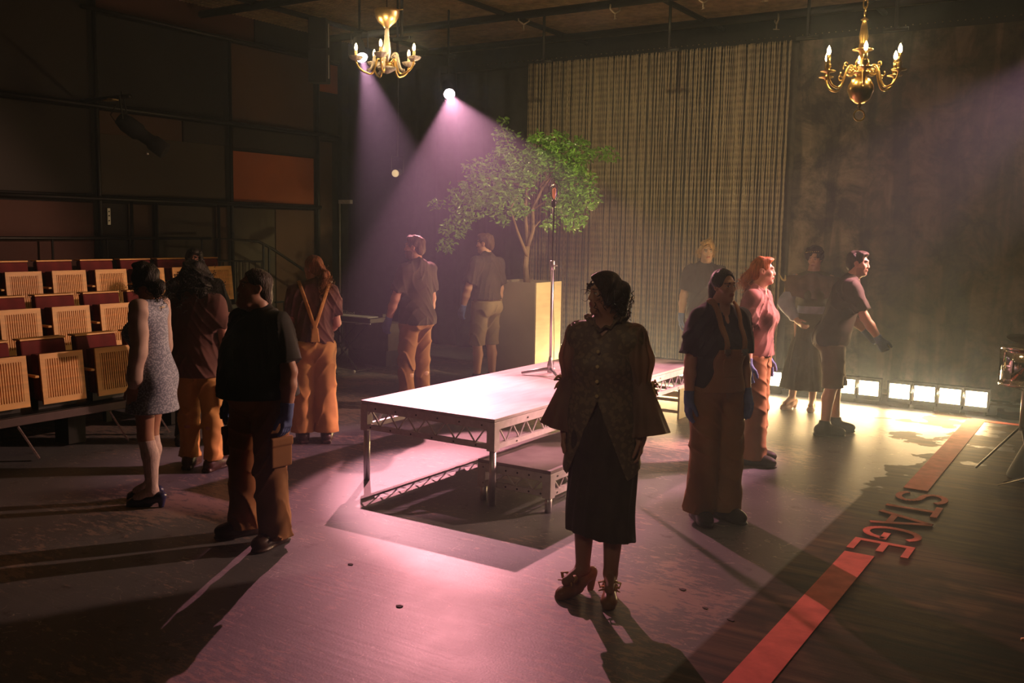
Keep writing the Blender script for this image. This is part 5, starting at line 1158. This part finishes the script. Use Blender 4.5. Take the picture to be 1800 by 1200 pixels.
# ---------------------------------------------------------------- 11 caped woman
sp = dict(H=1.74, fem=1, heel=.03, sw=.18, head=(22, -6, 6), armR=((.38, .15, -1), (-.45, .55, -.65), (-.5, .55, -.5), 24), armL=((-.38, .15, -1), (.45, .55, -.65), (.5, .55, -.5), 24), footR=(.16, -.02, 40), footL=(-.05, .04, 10), skin=(.60, .34, .25), brow=(.05, .03, .02))
J = joints(sp); body, T, h = make_body(sp, J, .0078); s = J['s']; P = J['P']
tag(body, 'person in brown winged cape, pale blue sleeves and long skirt before the footlights', 'person')
F = Field((-.5, -.45, .15), (.5, .45, 1.15), .009); F.add([C_(P(0, 0, 1.06), P(0, 0, .92), .11, .15, k=.06, sc=(1, .8)), C_(P(0, 0, .95), (0, -.02, .1), .15, .32, k=.06, sc=(1, .85))]); ang = np.arctan2(F.Y, F.X); F.D = (F.D - (.018 * np.sin(ang * 13 + F.Z * 2) * np.clip((1.0 - F.Z) * 2, 0, 1)).astype(np.float32)).astype(np.float32)
F.plane((0, 0, .235), (0, 0, -1)); F.plane((0, 0, 1.08), (0, 0, 1)); F.shell(.02); F.build('skirt', M['longsk'], body)
F = Field((-.3, -.25, .98), (.3, .3, 1.55), .008); F.add(torso(sp, J), .014); F.add([C_(J['neck0'], J['neck1'] - V3(0, 0, .03), .068, .06, k=.02)]); F.plane((0, 0, 1.0), (0, 0, -1)); F.plane(J['neck1'] - V3(0, 0, .035), (0, 0, 1)); F.build('bodice', M['longsk'], body)
F = Field((-.3, -.25, .98), (.3, .3, 1.2), .007); F.add(torso(sp, J), .022); F.plane((0, 0, 1.07), (0, 0, -1)); F.plane((0, 0, 1.15), (0, 0, 1)); F.build('sash', M['bluesl'], body)
for nm, a in J['arms'].items():
    F = Field(np.minimum(a['sh'], np.minimum(a['el'], a['wr'])) - .15, np.maximum(a['sh'], np.maximum(a['el'], a['wr'])) + .15, .008)
    F.add([C_(a['sh'], a['el'], .068, .075, k=.04), C_(a['el'], a['wr'] - a['fd'] * .08, .08, .06, k=.05), C_(a['wr'] - a['fd'] * .07, a['wr'] - a['fd'] * .04, .036, .034, k=.015)]); F.noise(.006, 32, 32, 28, 4, 1.4); F.build('sleeve', M['bluesl'], body)
# winged cape
m_ = MB(); vs = []; fs = []; n = 84
rows = [(.066, 1.495, 0), (.12, 1.455, .1), (.20, 1.42, .4), (.27, 1.37, .8), (.30, 1.29, 1), (.29, 1.21, 1)]
for j, (r, z, w_) in enumerate(rows):
    for i in range(n):
        an = 2 * PI * i / n; wx = abs(math.cos(an)) ** 3; rr_ = r * (1 - .42 * abs(math.sin(an)) ** 1.5 * w_) + .014 * w_ * math.sin(an * 9); zz = z + w_ * (.09 * wx + .012 * math.sin(an * 9 + 1)) * (1 if j < 5 else .5)
        p = P(0, 0, 0); vs.append((rr_ * math.cos(an), .0 + rr_ * math.sin(an) * .9, zz * s + .03))
for j in range(len(rows) - 1):
    for i in range(n): fs.append((j * n + i, j * n + (i + 1) % n, (j + 1) * n + (i + 1) % n, (j + 1) * n + i))
m1 = len(vs); vs += [(x * .985, y * .985, z - .008) for x, y, z in vs]; fs += [tuple(i + m1 for i in f[::-1]) for f in fs]
k_ = (len(rows) - 1) * n
for i in range(n): fs.append((k_ + i, k_ + (i + 1) % n, m1 + k_ + (i + 1) % n, m1 + k_ + i))
cp = m_.raw(vs, fs).build('cape', M['capem'], body, smooth=True)
wg = MB()
for sx in (-1, 1):
    wg.tube([(sx * .27, .02, 1.40), (sx * .33, .02, 1.43), (sx * .37, .01, 1.50)], [.012, .010, .003], 8).tube([(sx * .28, .02, 1.38), (sx * .30, .05, 1.44), (sx * .30, .05, 1.48)], [.012, .009, .004], 8).tube([(sx * .29, .03, 1.38), (sx * .31, .03, 1.2), (sx * .24, .10, 1.04)], [.008, .006, .006], 6)
wg.build('collar_points', M['trim'], cp, smooth=True)
for q in ('R', 'L'): shoe(sp, J, q, M['cream'], body, .007, 'heel', 'heeled_shoe', .07)
F = hairfield(sp, J, T, h, .006, CAP + [('e', (0, .0, .12), (.085, .095, .045), .03), ('e', (.075, .0, .06), (.035, .07, .05), .03), ('e', (-.075, .0, .06), (.035, .07, .05), .03)], (.009, 60, 60, 60), 5, .24, .2, facer=(.064, .06, .085), facec=(0, .09, -.03))
F.build('hair', H['dark'], body)
bd_ = MB()
for i in range(26):
    an = 2 * PI * i / 26; bd_.lathe([(0, -.006), (.0065, 0), (0, .006)], tuple(T(.098 * math.cos(an), .105 * math.sin(an) - .0, .085 + .02 * math.sin(an))), n=8)
bd_.build('beaded_band', M['trim'], body, smooth=True)
place(body, 3.27, 10.45, -12)

# ---------------------------------------------------------------- 12 man bending forward, right
sp = dict(man, H=1.77, head=(22, -2, 0), lean=(0, .14), armR=((.12, .42, -.9), (.02, .55, -.8), (.0, .5, -.85), 42), armL=((-.12, .20, -.95), (-.05, .75, -.65), (.0, .7, -.7), 30), footR=(.11, -.04, 6), footL=(-.10, .10, -6), skin=(.62, .34, .25), knee=.03, beard=(.42, .22, .16), hoff=(0, -.01, .0))
J, body, T, h, tr_ = worker(sp, 3.08, 9.18, 82, 'person with short dark hair leaning forward to the right in dark polo and shorts', .0072, 'polo', 'khaki2', shoem='bootk', hem=.86, sl=.225, pant=dict(hemr=.10, hemz=.47, wr=.005, g=.022, name='shorts', topz=1.0), shirtk=dict(loose=.02, seed=13))
short_hair(sp, J, T, h, body, H['dark'], .008, 5)

# ---------------------------------------------------------------- 13 dark-clothed person behind the curly-haired one
sp = dict(man, H=1.70, head=(-10, 0, 0), armR=arm(1, .2, .0, .05, .1), armL=((-.30, .0, -1), (.25, .65, -.1), (.3, .6, 0), 20), footR=(.12, 0, 8), footL=(-.12, 0, -8), skin=(.42, .2, .14))
J, body, T, h, tr_ = worker(sp, -2.77, 8.35, 15, 'person all in black standing mostly hidden behind the curly-haired person', .0078, 'polo_k', 'blackmatte', glo=(), shoem='bootk', hem=.84, sl=.23)
short_hair(sp, J, T, h, body, H['black'], .008, 6)

# ------------------------------------------------------------------ audience seating
ROWS = [(-7.45, .36, 3.97, 4), (-8.45, .645, 4.71, 4), (-9.45, .93, 5.34, 6)]
ENDS = [6.45, 7.15, 8.35]
def seat(first=True):
    r = empty('theatre_seat', (0, 0, 0)); W = .385
    # tipped-up seat: slatted birch underside facing the stage (+x), leaning back
    m = MB(); H_ = .415; t = .018
    def P3(y, z, x): a = .10; return (x - a * z, y, z)
    def slab(y0, y1, z0, z1, x0=0, x1=t): m.raw([P3(y, z, x) for x in (x0, x1) for (y, z) in ((y0, z0), (y1, z0), (y1, z1), (y0, z1))], [(3, 2, 1, 0), (4, 5, 6, 7), (0, 1, 5, 4), (1, 2, 6, 5), (2, 3, 7, 6), (3, 0, 4, 7)])
    slab(0, .045, 0, H_); slab(W - .045, W, 0, H_); slab(.045, W - .045, 0, .05); slab(.045, W - .045, H_ - .045, H_)
    n = 14; st_ = (W - .09) / n
    for i in range(n): slab(.045 + st_ * i + st_ * .22, .045 + st_ * i + st_ * .78, .05, H_ - .045)
    m.build('seat_panel', M['seatwood'], r)
    c = MB(); c.raw([(x - .1 * z, y, z) for x in (-.13, -.05) for (y, z) in ((.008, .02), (W - .008, .02), (W - .008, H_ - .01), (.008, H_ - .01))], [(3, 2, 1, 0), (4, 5, 6, 7), (0, 1, 5, 4), (1, 2, 6, 5), (2, 3, 7, 6), (3, 0, 4, 7)])
    c.build('seat_cushion', M['redfab'], r, bevel=.01)
    b = MB(); b.raw([(x - .16 * (z - .1), y, z) for x in (-.30, -.22) for (y, z) in ((-.01, .0), (W + .01, .0), (W + .01, .50), (-.01, .50))], [(3, 2, 1, 0), (4, 5, 6, 7), (0, 1, 5, 4), (1, 2, 6, 5), (2, 3, 7, 6), (3, 0, 4, 7)])
    b.build('backrest', M['redfab'], r, bevel=.015)
    b = MB(); b.raw([(x - .16 * (z - .1), y, z) for x in (-.325, -.215) for (y, z) in ((-.012, .502), (W + .012, .502), (W + .012, .517), (-.012, .517))], [(3, 2, 1, 0), (4, 5, 6, 7), (0, 1, 5, 4), (1, 2, 6, 5), (2, 3, 7, 6), (3, 0, 4, 7)])
    b.build('backrest_cap', M['seatwood'], r, bevel=.003)
    MB().box((-.26, -.075, .23), (.03, -.04, .25)).build('armrest', M['seatwood'], r, bevel=.004)
    MB().box((-.22, -.068, -.02), (-.14, -.047, .23)).build('arm_bracket', M['black'], r)
    MB().box((-.20, .02, -.058), (-.10, W - .02, .03)).build('hinge_frame', M['black'], r)
    return r
s0 = seat(); first = True
ordn = ['front', 'middle', 'top']; pos = ['first', 'second', 'third', 'fourth', 'fifth', 'sixth', 'seventh', 'eighth', 'ninth', 'tenth']
for ri, (u, z, v0, n) in enumerate(ROWS):
    for k in range(n):
        o = s0 if first else copy_tree(s0); first = False
        o.location = (u, v0 + .5 * k, z + (.06 if ri == 0 else .06))
        tag(o, 'tip-up theatre seat with slatted wooden underside, %s row, %s from the left edge' % (ordn[ri], pos[k]), 'seat', 'theatre seats with slatted birch undersides')
M['beam'] = mat('dark_steel_beam', (.07, .045, .045), .5, .3); M['legm'] = mat('scratched_metal', (.45, .33, .33), .4, .6, var=.5, scale=60)
for ri, (u, z, v0, n) in enumerate(ROWS):
    rs = empty('seating_riser', (u, 2.9, 0), label='black riser platform carrying the %s row of theatre seats' % ordn[ri], cat='riser', group='seating risers')
    MB().box((-.94 if ri < 2 else -1.05, 0, z - .06), (.03, ENDS[ri] - 2.9, z)).build('tier', M['black'], rs, bevel=.004)
    if ri: MB().box((.032, 0, z - .28), (.045, ENDS[ri] - 2.9, z - .06)).build('riser_board', M['blackmatte'], rs)
    for v in (.1, 2.7, ENDS[ri] - 3.0): MB().bar((-.8, v, 0), (-.8, v, z - .06), .06).build('post', M['black'], rs)
    if ri == 0:
        fb = MB().box((.031, 0, .29), (.07, 3.55, .358)).build('front_beam', M['beam'], rs, bevel=.003)
        for v in (1.3, 2.12, 2.55, 3.3): MB().bar((.09, v, .29), (.17, v + .12, .02), .045, .012).build('strut', M['legm'], rs)
        for v in (1.85, 2.9): MB().box((-.30, v, .02), (-.10, v + .16, .3)).build('wheel_box', M['blackmatte'], rs)
        MB().box((.071, 2.30, .31), (.077, 2.50, .345)).build('latch_plate', M['trim'], fb)
# guard rails
gr = empty('guard_rail', (-10.35, 3.5, .93), label='black guard rail running behind the top row of seats', cat='railing')
MB().tube([(0, 0, .80), (0, 5.15, .80)], .019, 8).build('top_rail', M['black'], gr, smooth=True)
for k in range(8): MB().tube([(0, .1 + .7 * k, .002), (0, .1 + .7 * k, .8)], .014, 8).build('rail_post', M['black'], gr)
b2 = empty('stair_balustrade', (-10.0, 8.45, 0), label='black balustrade with thin balusters and a handrail sloping down the steps', cat='railing')
MB().tube([(0, 0, .1), (0, 0, 1.735), (0, .70, 1.70), (0, .95, 1.60), (0, 2.35, .88)], .02, 10).build('handrail', M['black'], b2, smooth=True)
MB().tube([(0, 0, 1.45), (0, .78, 1.42)], .013, 8).tube([(0, 0, .5), (0, .78, .5)], .012, 8).build('mid_rail', M['black'], b2)
for k in range(7): MB().tube([(0, .1 + .11 * k, .5), (0, .1 + .11 * k, 1.44)], .007, 6).build('baluster', M['black'], b2)
for y, z in ((.80, 1.66), (.9, 1.62), (2.35, .88)): MB().tube([(0, y, .0), (0, y, z)], .017, 8).build('newel_post', M['black'], b2)
MB().tube([(0, 1.0, .85), (0, 1.9, .85), (0, 2.3, .8)], .014, 8).build('lower_rail', M['black'], b2)
for k in range(8): MB().tube([(0, 1.02 + .14 * k, .1), (0, 1.02 + .14 * k, .85)], .007, 6).build('baluster', M['black'], b2)
ld = empty('aisle_post', (-9.3, 8.42, .93), label='thin black post with small pale reading light beside the last top seat', cat='post')
MB().tube([(0, 0, -.9), (0, 0, .36)], .018, 8).build('post', M['black'], ld); MB().box((.0, -.035, .36), (.03, .035, .43)).build('light_box', M['whitepaint'], ld); MB().tube([(0, -.08, .30), (0, .08, .30)], .018, 8).build('clamp', M['black'], ld)

# ------------------------------------------------------------------ keyboard on its stand, back left
kb = empty('keyboard', (-8.85, 9.6, .66), label='dark electronic keyboard on a stand against the black drapes', cat='keyboard')
MB().box((-.55, -.16, .01), (.60, .16, .075)).box((-.55, .09, .075), (.60, .16, .12)).build('case', M['black'], kb, bevel=.006)
MB().box((-.50, -.145, .075), (.55, .06, .085)).build('keys', M['whitepaint'], kb)
MB().box((-.56, -.165, .0), (.61, -.155, .012)).build('front_edge', M['alu'], kb)
tx = bpy.data.curves.new('maker_lettering', 'FONT'); tx.body = 'Roland'; tx.size = .10; tx.extrude = .0015
to = bpy.data.objects.new('maker_lettering', tx); COL.objects.link(to)
dg = bpy.context.evaluated_depsgraph_get(); me = bpy.data.meshes.new_from_object(to.evaluated_get(dg)); bpy.data.objects.remove(to)
me.materials.clear(); me.materials.append(M['alu']); to = bpy.data.objects.new('maker_lettering', me); COL.objects.link(to); to.parent = kb; to.location = (-.14, .088, .085); to.rotation_euler = (PI / 2, 0, 0); to.scale = (.9, .5, 1)
ks = empty('keyboard_stand', (-8.85, 9.6, 0), label='black folding stand with pale feet under the keyboard', cat='stand')
for y in (-.12, .12):
    MB().tube([(-.35, y, .0), (.35, y, .65)], .014, 8).build('leg', M['black'], ks); MB().tube([(.35, y * .7, .0), (-.35, y * .7, .65)], .014, 8).build('leg', M['black'], ks)
for x in (-.35, .35): MB().tube([(x, -.18, .02), (x, .18, .02)], .016, 8).build('foot', M['black'], ks); MB().tube([(x, -.18, .648), (x, .18, .648)], .01, 8).build('arm', M['black'], ks)
for x in (-.35, .35): MB().tube([(x, -.20, .02), (x, -.18, .02)], .02, 10).build('foot_cap', M['whitepaint'], ks)
bx = empty('amplifier', (-8.85, 10.1, 0), label='dark brown amplifier cabinet behind the keyboard stand', cat='amplifier')
MB().box((-.45, 0, .22), (.35, .35, .60)).build('cabinet', mat('amp_cover', (.06, .045, .035), .8), bx, bevel=.01); MB().box((-.40, .02, 0), (.30, .33, .22)).build('base', M['blackmatte'], bx)
msx = empty('music_stand', (-8.80, 9.15, 0), label='thin metal music stand in front of the keyboard', cat='music stand')
MB().tube([(0, 0, .12), (0, 0, .92)], .009, 8).build('pole', M['alu'], msx, smooth=True)
for a in (0, 2.1, 4.2): MB().tube([(0, 0, .18), (.24 * math.cos(a), .24 * math.sin(a), .01)], .008, 6).build('leg', M['black'], msx)
MB().box((-.22, -.02, .92), (.22, .0, 1.2)).box((-.22, -.06, .92), (.22, .0, .935)).build('desk', M['black'], msx)
MB().box((.02, -.06, 1.2), (.2, -.03, 1.225)).build('clip_light', M['whitepaint'], msx)

# ------------------------------------------------------------------ drum and covered stool at the right edge
x0, y0 = G(4.13, 7.62)
dr = empty('floor_tom', (x0, y0, 0), label='chrome-shelled drum on a stand at the right edge of the photo', cat='drum')
MB().lathe([(.185, .76), (.185, 1.06), (.0, 1.062)], n=40).lathe([(0, .758), (.18, .758)], n=40).build('shell', M['chrome'], dr, smooth=True)
for z in (.76, 1.05): MB().lathe([(.184, z - .012), (.196, z - .012), (.198, z), (.196, z + .012), (.184, z + .012)], n=40).build('hoop', M['chrome'], dr, smooth=True)
for k in range(8):
    a = k * PI / 4 + .3; MB().box((.186, -.008, .86), (.202, .008, .96)).tube([(.2, 0, .77), (.2, 0, 1.05)], .003, 6).build('lug', M['chrome'], dr).rotation_euler = (0, 0, a)
MB().tube([(0, 0, .38), (0, 0, .76)], .02, 10).build('stand_pole', M['alu'], dr, smooth=True)
for a in (0, 2.1, 4.2): MB().tube([(0, 0, .70), (.15 * math.cos(a), .15 * math.sin(a), .752)], .008, 6).build('basket_arm', M['chrome'], dr)
for a in (0.9, 3.0, 5.1): MB().tube([(0, 0, .42), (.32 * math.cos(a), .32 * math.sin(a), .015)], .009, 6).build('leg', M['black'], dr)
cy = empty('cymbal', (x0 + .06, y0 + .02, 1.12), label='dark round cymbal held over the chrome drum', cat='cymbal')
MB().lathe([(0, .04), (.03, .035), (.05, .018), (.22, -.012), (.225, -.016), (.05, .012), (.0, .015)], n=40).build('plate', mat('dark_cymbal', (.10, .07, .04), .4, .8), cy, smooth=True).rotation_euler = (.1, .12, 0)
MB().tube([(.0, 0, -.06), (0, 0, .07)], .006, 8).build('rod', M['chrome'], cy)
sp = dict(); F = Field((-.35, -.35, -.01), (.45, .35, .56), .012); F.add([C_((.02, 0, .0), (.06, 0, .36), .23, .13, k=.1), C_((.1, 0, .38), (.25, 0, .46), .12, .12, k=.12)]); F.noise(.012, 14, 14, 6, 3, 1); F.plane((0, 0, .0), (0, 0, -1))
st_ = F.build('covered_stool', M['blackmatte'], None); st_.location = G(4.24, 7.55) + (0,); tag(st_, 'black cloth-covered stool beside the chrome drum at the right edge', 'stool')
x1, y1 = G(4.0, 7.2)
cf = empty('stand_foot', (x1, y1, 0), label='shiny splayed metal stand legs on the floor at the right edge', cat='stand')
for a in (2.6, 3.3, .4, 5.0): MB().tube([(0, 0, .10), (.22 * math.cos(a), .22 * math.sin(a), .01)], .007, 6).build('leg', M['chrome'], cf)
for (u, v, lb) in ((-.30, 5.02, 'nearer of two small wooden stick tips on the dark floor at the right edge'), (-.30, 5.36, 'farther of two small wooden stick tips on the dark floor at the right edge')):
    tag(MB().tube([(u, v, .02), (u + .03, v + .01, .02), (u + .05, v + .02, .018), (u + .42, v + .12, .012)], [.008, .014, .006, .008], 10).build('drumstick', M['seatwood'], smooth=True), lb, 'drumstick', 'drumsticks')
# small scraps on the floor
M['scrap'] = mat('dark_scrap', (.05, .03, .03), .8); rr = random.Random(3)
for k, (x, d, wh) in enumerate([(1.02, 4.75, 'right of the central person'), (1.12, 4.6, 'right of the bow shoes'), (.95, 5.0, 'beside the thin shadow line'), (-.9, 5.3, 'in front of the platform leg'), (-.55, 4.7, 'in the pink pool of light')]):
    gx, gy = G(x, d); m = MB(); n = 6; pts = [(rr.uniform(.6, 1) * .016 * math.cos(i * PI / 3) * (1.6 if i % 2 else 1), rr.uniform(.6, 1) * .016 * math.sin(i * PI / 3)) for i in range(n)]
    m.raw([(a, b_, .0) for a, b_ in pts] + [(a * 1.1, b_ * 1.1, .004) for a, b_ in pts], [tuple(range(n))[::-1], tuple(range(n, 2 * n))] + [(i, (i + 1) % n, n + (i + 1) % n, n + i) for i in range(n)])
    tag(m.build('petal_scrap', M['scrap'], loc=(gx, gy, 0)), 'tiny dark petal scrap on the floor %s' % wh, 'scrap', 'scraps on the stage floor')
